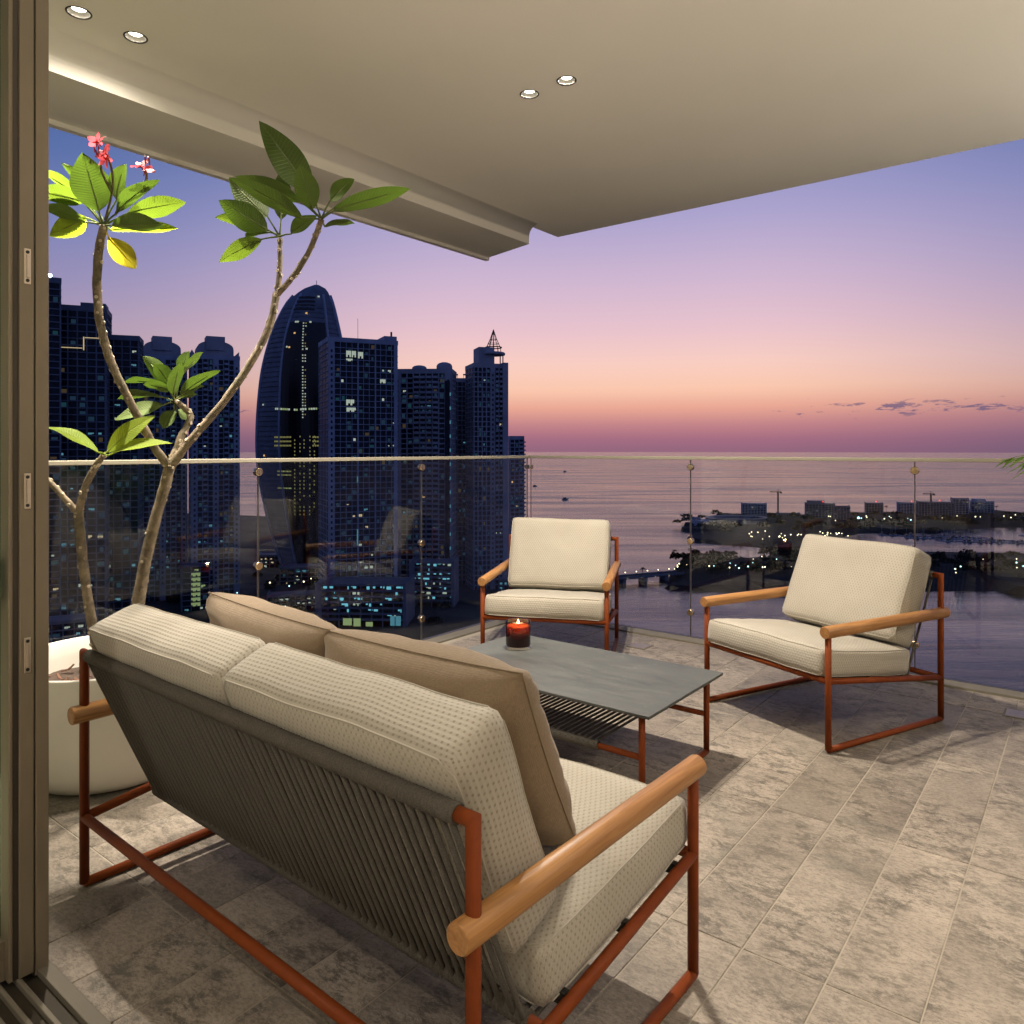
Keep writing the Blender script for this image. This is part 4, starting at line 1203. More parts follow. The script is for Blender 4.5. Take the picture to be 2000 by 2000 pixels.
bm.faces.new(vs)
for i in range(len(vs)): bm.faces.new((vs[i], lo_[i], lo_[(i+1)%len(vs)], vs[(i+1)%len(vs)]))
bmesh.ops.triangulate(bm, faces=bm.faces[:]); bmesh.ops.recalc_face_normals(bm, faces=bm.faces[:])
me = bpy.data.meshes.new('city_ground'); bm.to_mesh(me); bm.free(); me.materials.append(M['city_ground']); o = link('city_ground', me); o['kind'] = 'structure'
def road(name, pts, w, z):
    m = MB(); P = [site(p[0], p[1], z) for p in pts]; vs = []
    for i in range(len(P)):
        t = (P[min(i+1,len(P)-1)]-P[max(i-1,0)]).normalized(); n_ = Vector((-t.y,t.x,0)); vs += [P[i]+n_*w/2, P[i]-n_*w/2]
    m.add(vs, [(2*i,2*i+1,2*i+3,2*i+2) for i in range(len(P)-1)]); return struct(name, m, M['asphalt'])
road('waterfront_road', [(-330,560),(-240,560),(-170,545),(-120,520),(-70,540),(0,600),(60,586)], 14, LAND+.05)
road('back_street', [(-190,900),(-160,700),(-150,545)], 10, LAND+.10)

# ------------------------------------------------------------------ towers
LITS = ['lit_warm','lit_teal','lit_white','lit_amber','lit_yellow','lit_green']
def lit_quads(par, spots, mat):
    """spots: (x0,x1,y,z0,z1) front-facing quads in the tower frame"""
    for (x0,x1,y,z0,z1) in spots:
        m = MB(); n = max(1, int((x1-x0)/.85)); q = (x1-x0)/n
        for i in range(n): m.box(x0+i*q+.06, x0+(i+1)*q-.06, y-.12, y, z0+(.0 if (i*7+int(z0)) % 3 else .35*(z1-z0)), z1)
        m.build('lit_window', M[mat], par)
def tower(name, label, r, f, yaw, w, d, ztop, floors, bays, bays_side=5, wall='concrete_blue', slab=.55, pier=.5, proud=.5, lits=10, pal=(0,1,2), zbase=LAND, balc=(), rng_seed=1, par_h=2.5, fh=None, solid=()):
    rs = random.Random(rng_seed)
    e = empty(name, site(r, f, zbase), R(38+yaw)); tag(e, label, 'building', 'towers along the shore')
    H = ztop-zbase; x0, x1 = -w/2, w/2
    m = MB(); m.box(x0,x1,0,d,0,H-.5); m.build('glass_wall', M['city_glass'], e)
    fh = fh or H/floors
    m = MB()
    for k in range(1, floors+1):
        z = k*fh
        if z > H+.01: break
        m.box(x0-proud, x1+proud, -proud, d+proud, z-slab, z)
    o = m.build('floor_slabs', M[wall], e); o['kind'] = 'stuff'
    m = MB()
    bw = w/bays
    for b in range(bays+1):
        x = x0+b*bw; pw = pier*(1.6 if b in (0,bays) else 1)
        m.box(x-pw/2-(.001*b), x+pw/2, -proud*.8, .2, 0, H)
    bs = d/bays_side
    for b in range(bays_side+1):
        y = b*bs
        for s in (-1, 1):
            m.box(s*w/2-(.2 if s > 0 else proud*.8), s*w/2+(proud*.8 if s > 0 else .2), y-pier/2, y+pier/2, 0, H)
    o = m.build('piers', M[wall], e); o['kind'] = 'stuff'
    if solid:
        m = MB()
        for (b0, b1) in solid: m.box(x0+b0*bw, x0+b1*bw, -proud-.15, .3, 0, H+.4)
        m.build('blank_wall', M[wall], e)
        m = MB()
        for (b0, b1) in solid:
            for k in (range(3, floors-1) if b1-b0 > .7 else ()):
                xm = x0+(b0+b1)/2*bw
                m.box(xm-.6, xm+.6, -proud-.25, -proud-.1, k*fh+.3, k*fh+fh*.55)
        o = m.build('small_windows', M['city_glass'], e); o['kind'] = 'stuff'
    if balc:
        m = MB()
        for b in balc:
            for k in range(2, floors):
                z = k*fh; xa = x0+b*bw+.4; xb = xa+bw-.8
                m.box(xa, xb, -proud-1.5, -proud+.02, z-slab*.8, z-.02); m.box(xa, xb, -proud-1.5, -proud-1.38, z-.02, z+.95)
        o = m.build('balconies', M[wall], e); o['kind'] = 'stuff'
    m = MB()
    m.box(x0-proud*1.1,x1+proud*1.1,-proud*1.1,.5,H+.003,H+par_h); m.box(x0-proud*1.1,x0+.6,.501,d+proud,H+.003,H+par_h*.99); m.box(x1-.6,x1+proud*1.1,.501,d+proud,H+.003,H+par_h*.99)
    m.build('parapet', M[wall], e)
    for mt, cnt in (('dim_blue', .13), ('dim_warm', .025), ('dim_teal', .03)):     # rooms with the light off or low
        m = MB()
        for k in range(1, floors):
            for b in range(bays):
                if rs.random() < cnt:
                    xa = x0+b*bw+pier*.6; xb = x0+(b+1)*bw-pier*.6; q = rs.uniform(0,.4); xa += (xb-xa)*q; xb -= (xb-xa)*rs.uniform(0,.4)
                    m.box(xa, xb, -.05, -.002, k*fh+.1, k*fh+fh*rs.uniform(.4,.8))
        if m.v: o = m.build('dim_windows', M[mt], e); o['kind'] = 'stuff'
    for _ in range(lits):
        b = rs.randrange(bays); k = rs.randrange(2 if floors > 4 else 1, floors) if floors > 1 else 0; n = rs.choice((1,1,1,2)); mat = LITS[rs.choice(pal)]
        for q in range(n):
            if b+q >= bays: break
            xa = x0+(b+q)*bw+pier*.7; xb = x0+(b+q+1)*bw-pier*.7
            xa += (xb-xa)*rs.uniform(0,.35); xb = xa+(xb-xa)*rs.uniform(.35,.9)
            lit_quads(e, [(xa, xb, -.06, k*fh+.35, k*fh+fh*rs.uniform(.30,.55))], mat)
    return e, H, fh, bw
def topbox(e, *b, mat='concrete_blue', name='roof_block'):
    m = MB(); m.box(*b); return m.build(name, M[mat], e)

# A, B, C, D on the left
e, H, fh, bw = tower('slim_tower', 'slim dark tower with a bright beacon at the left edge', -251, 400, 32, 16, 18, 91.1, 54, 3, wall='concrete_dark', lits=7, pal=(0,2,3), rng_seed=3)
m = MB(); m.lathe([(.05,-.9),(.75,-.5),(.9,0),(.75,.5),(.05,.9)], 12, c=(3.2,0,H+3.4)); m.build('beacon', M['beacon'], e)
topbox(e, 3.05, 3.35, -.2, .2, H+.01, H+2.6, mat='steel_far', name='beacon_mast')
e, H, fh, bw = tower('balcony_tower', 'dark tower with a lit penthouse terrace behind the curved trunk', -241.5, 420, 22, 23.5, 24, 79.2, 46, 5, wall='concrete_dark', lits=11, pal=(1,0,2,1), rng_seed=5, pier=.7, slab=.7)
topbox(e, -1.0, 11.6, 1, 14, H+.02, H+4.6, mat='concrete_dark')
m = MB(); m.box(-11,0.2,-.9,-.72,H-21.6,H-21.2); m.box(.6,1.1,-.9,-.72,H-22.5,H-15); m.box(1.4,11.2,-.9,-.72,H-15.6,H-15.2); m.build('terrace_lights', M['lit_warm'], e)
e, H, fh, bw = tower('flat_tower', 'flat topped dark tower left of the twin towers', -229.5, 440, 20, 17.5, 20, 65.7, 42, 4, wall='concrete_dark', lits=7, pal=(1,2,1), rng_seed=8)
# twin towers with barrel crowns
def crown(e, H, w, d):
    m = MB(); n = 14; rx, rz = w*.39, 9.5; vs = []; fs = []
    for y in (2, d-2):
        for k in range(n+1):
            a = math.pi*k/n; vs.append((-rx*math.cos(a)*1.0, y, H+6.5+ (rz*.62)*math.sin(a)**.8))
        vs += [(rx, y, H-.2), (-rx, y, H-.2)]
    q = n+3
    for k in range(q): fs.append((k, (k+1)%q, q+(k+1)%q, q+k))
    fs += [tuple(reversed(range(q))), tuple(range(q, 2*q))]
    m.add(vs, fs); m.build('barrel_crown', M['concrete_pale'], e)
    topbox(e, -w*.20, w*.20, 1.0, d*.6, H+6, H+15.2, mat='concrete_pale', name='crown_block')
    for s in (-1, 1):
        m = MB(); x = s*w*.5; xx = s*w*.39
        m.add([(x,0,H),(xx,0,H),(x,0,H+5.5),(x,d,H),(xx,d,H),(x,d,H+5.5)], [(0,1,2),(5,4,3),(0,3,4,1),(1,4,5,2),(2,5,3,0)]); m.build('crown_shoulder', M['concrete_pale'], e)
for lab, r, ys, sd in (('blue grey twin tower with barrel crown, left of the pair', -233.7, 30, 12), ('blue grey twin tower with barrel crown, right of the pair', -198.1, 27, 15)):
    e, H, fh, bw = tower('twin_tower', lab, r, 500, ys, 29.5, 24, 61.5, 46, 9, wall='concrete_blue', lits=12, pal=(1,1,2,1), rng_seed=sd, solid=((0,1),(4,5),(8,9)), balc=(2,6))
    crown(e, H, 29.5, 24)
# sail tower
def lerp_tab(tab, z):
    for (a, b) in zip(tab[:-1], tab[1:]):
        if a[0] >= z >= b[0]:
            t = (a[0]-z)/(a[0]-b[0]); return a[1]+(b[1]-a[1])*t
    return tab[-1][1] if z < tab[-1][0] else tab[0][1]
def sail():
    F0 = 620.0; k = F0/1460
    zz = lambda y: 1.2+(877-y)*k
    rr = lambda p: (p-1000)*k
    left = smoothpath([(zz(556),rr(616)),(zz(560),rr(601)),(zz(572),rr(581)),(zz(589),rr(564)),(zz(618),rr(547)),(zz(656),rr(531)),(zz(714),rr(515)),(zz(772),rr(507)),(zz(850),rr(502.5)),(zz(920),rr(506)),(zz(1020),rr(526)),(zz(1150),rr(566))], 4)
    right = smoothpath([(zz(556),rr(621)),(zz(562),rr(634)),(zz(575),rr(643)),(zz(598),rr(651)),(zz(636),rr(660)),(zz(665),rr(666)),(zz(720),rr(675)),(zz(800),rr(684)),(zz(900),rr(690)),(zz(1020),rr(690)),(zz(1150),rr(684))], 4)
    base = site(0, F0, LAND); e = empty('sail_tower', site(rr(600), F0, LAND), R(38)); tag(e, 'tall dark sail shaped tower with a lit central window strip', 'building', 'towers along the shore')
    r0 = rr(600); ZT_ = zz(556.2)
    def sec(z, u, off=0):
        """u 0..1 across the front; off pushes towards the viewer"""
        a, b = lerp_tab(left, z), lerp_tab(right, z)
        x = a+(b-a)*u-r0; dep = 20*min(1, (b-a)/60)
        y = -dep*math.sin(math.pi*u)**.8-off
        return Vector((x, y, z-LAND))
    m = MB(); n, q = 80, 24; vs = []; fs = []
    for i in range(n+1):
        z = LAND+.2+(ZT_-LAND-.4)*(i/n)
        for j in range(q+1): vs.append(sec(z, j/q))
        a, b = sec(z, 0), sec(z, 1)
        for j in range(1, q): vs.append(Vector((b.x+(a.x-b.x)*j/q, 16*math.sin(math.pi*j/q)*min(1,(b.x-a.x)/60), a.z)))
    w_ = 2*q
    for i in range(n):
        for j in range(w_): fs.append((i*w_+j, i*w_+(j+1)%w_, (i+1)*w_+(j+1)%w_, (i+1)*w_+j))
    fs.append(tuple(n*w_+j for j in range(w_)))
    m.add(vs, fs); m.build('curved_shell', M['concrete_dark'], e)
    # ribbed balcony bands both sides
    m = MB()
    z = LAND+12
    while z < zz(598):
        for (ua, ub) in ((.015,.30),(.86,.985)) if z < zz(640) else ((.03,.97),):
            pts = [ua+(ub-ua)*k/5 for k in range(6)]
            for a, b in zip(pts[:-1], pts[1:]):
                p, q_ = sec(z, a, .9), sec(z, b, .9); p2, q2 = sec(z, a, -.3), sec(z, b, -.3)
                up = Vector((0,0,1.5))
                m.add([p,q_,q2,p2,p+up,q_+up,q2+up,p2+up], [(3,2,1,0),(4,5,6,7),(0,1,5,4),(1,2,6,5),(2,3,7,6),(3,0,4,7)])
        z += 4.0
    o = m.build('balcony_bands', M['concrete_dark'], e); o['kind'] = 'stuff'
    # edge ribs and inner ribs
    for u, th in ((.0,1.6),(.30,1.1),(.86,1.1),(1.0,1.6)):
        m = MB(); pts = [sec(LAND+4+(zz(578)-LAND-4)*k/40, u, .5) for k in range(41)]; m.tube(pts, th, 6); m.build('rib', M['concrete_blue'], e)
    # black glass centre
    m = MB(); vs = []; fs = []
    zs = [LAND+1+(zz(636)-LAND-1)*k/40 for k in range(41)]
    us = [.32+.52*k/12 for k in range(13)]
    for z in zs:
        for u in us: vs.append(sec(z, u, 1.0))
    for i in range(40):
        for j in range(12): fs.append((i*13+j, i*13+j+1, (i+1)*13+j+1, (i+1)*13+j))
    m.add(vs, fs); m.build('glass_front', M['black_glass'], e)
    def win(px, y0, y1, half, mat, off=1.25):
        z0, z1 = zz(y1), zz(y0); zc = (z0+z1)/2
        a, b = lerp_tab(left, zc), lerp_tab(right, zc); u = (rr(px)-a)/(b-a); du = half*k/(b-a)
        m = MB(); pa, pb = sec(z0, u-du, off), sec(z0, u+du, off); qa, qb = sec(z1, u-du, off), sec(z1, u+du, off)
        bk = Vector((0,.2,0)); m.add([pa,pb,qb,qa,pa+bk,pb+bk,qb+bk,qa+bk], [(0,1,2,3),(7,6,5,4),(0,4,5,1),(1,5,6,2),(2,6,7,3),(3,7,4,0)]); m.build('lit_window', M[mat], e)
    rs = random.Random(4); y = 637
    while y < 826:
        if rs.random() < .88:
            win(605, y, y+2.2, 1.1, 'lit_white'); 
            if rs.random() < .75: win(609.5, y, y+2.2, 1.0, rs.choice(('lit_white','lit_yellow','lit_white')))
        y += 5.6
    for px in list(range(551, 583, 4))+[590,594]+[602,606,610]+list(range(617,633,4)): win(px, 801+.06*(px-590)*(1 if px < 600 else -1), 804.5+.06*(px-590)*(1 if px < 600 else -1), 1.5, rs.choice(('lit_white','lit_green','lit_white')))
    for y in (853, 861, 869): 
        for px in range(549, 583, 3): win(px, y, y+3, 1.0, 'lit_yellow')
        for px in range(624, 633, 4): win(px, y, y+3, 1.4, 'lit_yellow')
    for y in (918, 925, 950):
        for px in range(555, 583, 3): win(px, y, y+2.4, 1.0, rs.choice(('lit_yellow','lit_yellow','lit_green')))
    for px in (590, 600, 607.5, 618, 626):
        y = 852
        while y < 1000:
            if rs.random() < .72: win(px, y, y+2.8, .9, 'lit_yellow')
            y += 7
    for px, y in ((574,682),(579,683),(594,634),(617,634),(589,656),(612,686),(628,582),(609,617),(520,790),(523,888),(590,634)): win(px, y, y+3, 1.7, rs.choice(('lit_white','lit_white','lit_amber')), 1.3)
    for y in (588, 596, 604, 612):
        m = MB(); 
        pts = [.30+.40*k/6 for k in range(7)]
        for a, b in zip(pts[:-1], pts[1:]):
            p, q_ = sec(zz(y), a, 1.0), sec(zz(y), b, 1.0); up = Vector((0,0,1.4)); m.add([p,q_,q_+up,p+up], [(0,1,2,3)])
        m.build('top_louvre', M['black_glass'], e)
    m = MB(); m.tube([(rr(619.5)-r0,-2,zz(566)-LAND),(rr(619.5)-r0,-2,zz(549)-LAND)], .25, 6); m.build('mast', M['boat_white'], e)
    return e
sail()
# rectangular tower in front of the sail
e, H, fh, bw = tower('glass_apartment_tower', 'broad rectangular glass apartment tower right in front of the sail tower', -93.4, 470, 25, 43.5, 30, 68.0, 46, 12, bays_side=6, wall='concrete_blue', lits=16, pal=(2,0,1,2), rng_seed=21, slab=.42, pier=.3, solid=((0,1),(4.9,5.15),(8.0,8.2),(11.4,12)))
topbox(e, 14, 22.2, 2, 26, H+.02, H+5.5, name='roof_block'); topbox(e, 19.3, 20.3, 6, 7, H+5.51, H+9, mat='steel_far', name='roof_vent')
topbox(e, -2.2, -2.0, 6, 6.2, H+2, H+16, mat='steel_far', name='mast')
lit_quads(e, [(-11,-8,-.62,H-9.5,H-5.6),(-7.6,-4.9,-.62,H-9.5,H-5.6),(-3.6,-.4,-.62,H-10,H-6),(-11,-7,-.62,H-12,H-10.5),(10.5,14,-.62,H-25,H-22.6)], 'lit_white')
lit_quads(e, [(-11,-8.6,-.62,H-39.5,H-36),(-8.4,-6,-.62,H-39.5,H-36),(-10.8,-5,-.62,H-43.5,H-41)], 'lit_white')
lit_quads(e, [(-4.3,-3.6,-.62,H-90,H-84),(-4.3,-3.5,-.62,H-127,H-117)], 'lit_teal')
# stepped residential towers to its right
e, H, fh, bw = tower('domed_tower', 'grey residential tower with two small roof domes beside the glass tower', -62, 520, -3, 40, 24, 54.5, 44, 9, wall='concrete_pale', lits=10, pal=(1,3,1,2), rng_seed=31, pier=.8, slab=.8, balc=(3,4,5,6), solid=((0,1),(8,9)))
for (x, w_, h_) in ((-3.5, 5.2, 4.2), (14.2, 5.6, 6.2)):
    m = MB(); m.lathe([(w_,0),(w_,h_*.55),(w_*.92,h_*.75),(w_*.7,h_*.92),(w_*.35,h_*1.02),(.1,h_*1.06)], 20, c=(x,6,H+1.2)); m.build('roof_dome', M['concrete_pale'], e)
m = MB(); m.box(15.6,19.0,-1.3,-.9,0,H-6); m.build('stair_glass', M['city_glass'], e)
for k in range(14):
    m = MB(); zq = 12+k*9.7; m.box(19.0,19.6,-1.35,-1.0,zq,zq+2.2); m.build('lit_window', M['lit_teal'], e)
e, H, fh, bw = tower('recessed_block', 'narrow recessed block between the domed tower and the spired tower', -37.4, 560, 2, 19, 18, 51.8, 42, 6, wall='concrete_pale', lits=7, pal=(1,2,0), rng_seed=33)
for x in (-6, 3.5):
    m = MB(); m.box(x-2.8,x+2.8,1,7,H+5.2,H+5.8)
    for q in (-2.4, 0, 2.4): m.box(x+q-.15,x+q+.15,1.4,1.7,H+.01,H+5.19)
    m.build('roof_pergola', M['concrete_pale'], e)
e, H, fh, bw = tower('spired_tower', 'tallest residential tower with a lattice spire at the right of the skyline', -15.5, 540, 17, 25, 24, 60.5, 45, 8, wall='concrete_pale', lits=7, pal=(2,1,0), rng_seed=41, pier=.8, slab=.7, balc=(5,6), solid=((4,5),))
topbox(e, -8.2, 3.5, 2, 18, H+.02, H+14.5, mat='concrete_pale', name='upper_block')
topbox(e, 8.6, 12.6, -2.6, 14, 0, H+3.2, mat='concrete_pale', name='corner_bay')
m = MB(); m.lathe([(9.6,0),(9.8,.5),(9.8,1.4),(9.2,1.9),(.1,1.9)], 28, c=(3.2,8,H+9.5)); m.build('crown_disc', M['concrete_pale'], e)
m = MB(); m.lathe([(6.2,0),(6.4,.4),(6.2,.8)], 24, c=(4.4,8,H+14.8)); m.build('crown_ring', M['steel_far'], e)
for k in range(10):
    a = 2*math.pi*k/10; m = MB(); m.tube([(4.4+5.8*math.cos(a),8+5.8*math.sin(a),H+11.4),(4.4+5.4*math.cos(a),8+5.4*math.sin(a),H+15),(4.4+2.6*math.cos(a),8+2.6*math.sin(a),H+21),(4.4,8,H+28.5)], .24, 5); m.build('spire_strut', M['steel_far'], e)
for rr_, zz_ in ((4.1,18),(2.7,21),(1.3,25)):
    m = MB(); m.tube([(4.4+rr_*math.cos(2*math.pi*k/16),8+rr_*math.sin(2*math.pi*k/16),H+zz_) for k in range(18)], .2, 5, caps=False); m.build('spire_hoop', M['steel_far'], e)
for x, y in ((9.5,1.5),(10.5,12)):
    m = MB(); m.box(x,x+.7,y,y+.7,H+.02,H+9.4); m.build('crown_column', M['concrete_pale'], e)
e, H, fh, bw = tower('low_end_tower', 'lower tower with scalloped balconies at the right end of the skyline', 4.4, 680, 4, 12.5, 16, 10.6, 30, 3, wall='concrete_blue', lits=3, pal=(3,1), rng_seed=44, balc=(2,), pier=.8, slab=.9)
m = MB()
for k in range(2, 30): m.lathe([(2.2,0),(2.2,1.2)], 10, c=(6.4,4,k*fh), smooth=False)
o = m.build('round_balconies', M['concrete_blue'], e); o['kind'] = 'stuff'
# open parking garages, lit inside
def garage(name, label, r, f, yaw, w, d, ztop, floors, bays, mat, seed, cover=.75, lobby=None):
    rs = random.Random(seed); e = empty(name, site(r, f, LAND), R(38+yaw)); tag(e, label, 'building', 'parking garages below the towers')
    H = ztop-LAND; fh = (H-4)/floors
    m = MB(); m.box(-w/2+.5,w/2-.5,d*.5,d,0,H-.3); m.build('core', M['garage_wall'], e)
    m = MB()
    for k in range(floors+1): m.box(-w/2,w/2,0,d,4+k*fh-.35,4+k*fh); m.box(-w/2,w/2,-.15,.0,4+k*fh-.35,4+k*fh+.85)
    o = m.build('decks', M['garage_wall'], e); o['kind'] = 'stuff'
    m = MB()
    for b in range(bays+1): x = -w/2+w*b/bays; m.box(x-.3,x+.3,-.2,.4,0,H)
    o = m.build('columns', M['garage_wall'], e); o['kind'] = 'stuff'
    m = MB(); m.box(-w/2-1.2,-w/2+2.6,-.5,d,0,H+1.5); m.box(w/2-1.0,w/2+.9,-.5,d,0,H+1.5); m.build('stair_wall', M['garage_wall'], e)
    for k in range(floors):
        for b in range(bays):
            if rs.random() > cover: continue
            x = -w/2+w*(b+.5)/bays; ww = w/bays*rs.uniform(.15,.42); z = 4+(k+1)*fh-.42
            m = MB(); zz0 = 4+k*fh+.95; zz1 = z-.05
            for _q in range(rs.choice((1,1,2,3))):
                xc = x+w/bays*rs.uniform(-.4,.4); wq = w/bays*rs.uniform(.03,.22); hq = rs.uniform(.15,1)*(zz1-zz0); m.box(xc-wq,xc+wq,.55+.02*_q,.60+.02*_q,zz1-hq,zz1)
            m.build('interior_glow_panel', M[mat if rs.random() < .8 else 'lit_white'], e)  # glowing boxes behind the parapet stand in for lamplight on the inner walls
    if lobby:
        for (x0,x1,z0,z1,mt) in lobby:
            m = MB(); m.box(x0,x1,-.6,-.4,z0,z1); m.build('lit_lobby', M[mt], e)
    return e
garage('parking_garage', 'low dark parking garage with scattered teal lights below the glass tower', -86, 425, -2, 50, 30, -76.5, 6, 8, 'lit_garage', 5, .55, lobby=((-10,-5,1,5,'lit_green'),(-4,0,.5,5,'lit_green'),(17,19.5,1,6.5,'lit_teal'),(20,23,1,6.5,'lit_teal'),(3,7,.5,3,'lit_green')))
garage('parking_garage', 'brightly lit teal parking garage at the foot of the domed tower', -51.5, 479, -4, 27, 22, -72, 8, 4, 'lit_garage', 9, .96)
# podiums and low buildings on the shore
LOW = [
 ('podium', 'long dim podium with a curved roof edge below the sail tower', -150, 560, 8, 46, 24, -88, 4, 9, 4, (2,1)),
 ('low_block', 'low block with a row of pale lit windows left of the garages', -138, 470, 14, 30, 16, -91, 3, 9, 9, (2,2,1)),
 ('low_block', 'small dark block beside the palms near the garages', -163, 440, 12, 18, 14, -92, 2, 5, 4, (1,2)),
 ('stair_tower_block', 'low tower with a stack of green lit stair windows below the twin towers', -198, 468, 26, 16, 14, -72, 8, 3, 2, (5,)),
 ('low_block', 'wide low block at the foot of the left towers', -232, 372, 28, 44, 20, -86, 4, 9, 8, (1,2)),
 ('low_block', 'low block with bright blue windows behind the corner armchair', 4, 520, 0, 26, 14, -90, 3, 8, 12, (1,)),
 ('low_block', 'shore side block between the twin towers and the sail tower', -196, 640, 12, 40, 18, -90, 3, 9, 7, (0,2)),
]
for i, (nm, lab, r, f, yw, w, d, zt, fl, by, lt, pal) in enumerate(LOW):
    e, H, fh, bw = tower(nm, lab, r, f, yw, w, d, zt, fl, by, wall='garage_wall', lits=lt, pal=pal, rng_seed=60+i, par_h=1.0, slab=.6)
    e['group'] = 'low buildings on the waterfront'
    rq = random.Random(300+i)
    for k in range(int(w/3)):
        if rq.random() < .55: xq = -w/2+1.5+k*3; lit_quads(e, [(xq, xq+rq.uniform(.8,2.4), -.72, .4, rq.uniform(1.2,2.8))], rq.choice(('lit_white','lit_green','lit_teal','lit_warm')))
    if nm == 'stair_tower_block':
        lit_quads(e, [(-2.6,2.6,-.7,3+k*3.1,5.2+k*3.1) for k in range(7)], 'lit_green')
# buildings on the far peninsula
ISL = [
 ('square hotel block standing alone left of the tower crane', 353, 1090, -14, 34, 18, -79.4, 9, 8, 'concrete_blue', 2),
 ('stepped dark block just right of the tower crane', 437, 1060, -18, 38, 20, -77, 9, 9, 'concrete_dark', 2),
 ('lower dark annex attached to the stepped block', 459, 1040, -18, 20, 18, -79.3, 8, 5, 'concrete_dark', 1),
 ('small lone dark block with a red roof light on the far peninsula', 543, 1120, -20, 23, 18, -80.9, 8, 6, 'concrete_dark', 1),
 ('grey blue slab block left of the large dark complex', 585, 1100, -22, 30, 18, -79, 10, 8, 'concrete_blue', 1),
 ('large dark complex in the middle of the far peninsula', 596, 1050, -22, 44, 22, -74.5, 11, 12, 'concrete_dark', 2),
 ('tall pale slab at the right of the dark complex', 648, 1080, -24, 20, 20, -71.3, 12, 5, 'concrete_pale', 2),
 ('stepped grey block closest to the right end of the far peninsula', 686, 1090, -26, 28, 18, -76.4, 9, 7, 'concrete_blue', 2),
 ('low dark hall between the round arena and the stepped block', 400, 1080, -14, 30, 18, -92.5, 3, 8, 'concrete_dark', 2),
]
for i, (lab, r, f, yw, w, d, zt, fl, by, wl_, lt) in enumerate(ISL):
    e, H, fh, bw = tower('island_block', lab, r, f, yw, w, d, zt, fl, by, wall=wl_, lits=lt, pal=(0,2), rng_seed=80+i, par_h=1.6, zbase=SEA+3, pier=.9, slab=.8)
    e['group'] = 'blocks on the far peninsula'
    if i in (1, 3, 4, 5):
        m = MB(); m.lathe([(.05,-1),(.9,-.5),(.9,.5),(.05,1)], 8, c=(w*.1,2,H+3.4)); m.build('warning_light', M['lit_red'], e)
    if i in (1, 7): topbox(e, -w*.45, w*.15, 2, d-2, H+.02, H+4.2, mat=wl_)
e = empty('round_arena', site(300, 1000, SEA+3), R(38)); tag(e, 'oval building with a pale ring roof at the tip of the far peninsula', 'building')
m = MB(); 
def oval(rx, ry, z0, z1, n=48): return [(rx*math.cos(2*math.pi*k/n), ry*math.sin(2*math.pi*k/n)) for k in range(n)]
def ovring(m, rx0, ry0, rx1, ry1, z0, z1, n=48):
    vs = []
    for k in range(n):
        a = 2*math.pi*k/n; c, s = math.cos(a), math.sin(a)
        vs += [(rx0*c,ry0*s,z0),(rx1*c,ry1*s,z0),(rx1*c,ry1*s,z1),(rx0*c,ry0*s,z1)]
    fs = []
    for k in range(n):
        a, b = 4*k, 4*((k+1)%n); fs += [(a,b,b+1,a+1),(a+1,b+1,b+2,a+2),(a+2,b+2,b+3,a+3),(a+3,b+3,b,a)]
    m.add(vs, fs)
ovring(m, 38, 26, 33, 22, 0, 10); m.build('outer_wall', M['concrete_dark'], e)
m = MB(); ovring(m, 40, 28, 37.5, 25.5, 10.2, 11.6); m.build('ring_roof', M['boat_white'], e)
m = MB(); m.box(-60,-34,-18,6,0,8); m.build('wing', M['concrete_blue'], e)
m = MB(); m.box(-58,-50,-10,6,8.01,11); m.build('wing_roof', M['concrete_dark'], e)
# tower cranes
for lab, r, f, hh in (('tower crane standing left of the stepped dark block', 395, 1110, 37), ('tower crane above the large dark complex', 622, 1110, 34)):
    e = empty('tower_crane', site(r, f, SEA+4), R(38)); tag(e, lab, 'crane', 'tower cranes on the far peninsula')
    m = MB(); m.box(-.9,.9,-.9,.9,0,hh); m.build('mast', M['steel_far'], e)
    m = MB(); m.box(-12,5,-.6,.6,hh,hh+1.1); m.build('jib', M['steel_far'], e)
    m = MB(); m.box(3,6,-1,1,hh-1.6,hh-.02); m.build('counterweight', M['steel_far'], e)
    m = MB(); m.tube([(0,0,hh+1.1),(0,0,hh+4.5)], .4, 5); m.tube([(-11,0,hh+1.1),(0,0,hh+4.4),(5,0,hh+1.1)], .15, 4); m.build('apex', M['steel_far'], e)
# causeway bridge
e = empty('causeway_bridge', site(95, 590, SEA), R(38)+math.atan2(28, 62)); tag(e, 'low causeway bridge with a row of lamps between city and peninsula', 'bridge')
m = MB(); m.box(-42,46,-5,5,3.6,4.8); m.build('deck', M['asphalt'], e)
m = MB(); m.box(-42,46,-5.35,-5,4.0,5.7); m.box(-42,46,5,5.35,4.0,5.7); m.build('railing', M['concrete_dark'], e)
for x in (-30,-10,10,30):
    m = MB(); m.box(x-1.4,x+1.4,-4.4,4.4,-2,3.59); m.build('pier', M['concrete_dark'], e)
for k in range(6):
    m = MB(); m.lathe([(.02,-.35),(.5,0),(.02,.35)], 8, c=(-34+13*k,-5.6,4.3)); m.build('deck_lamp', M['lit_warm'], e)
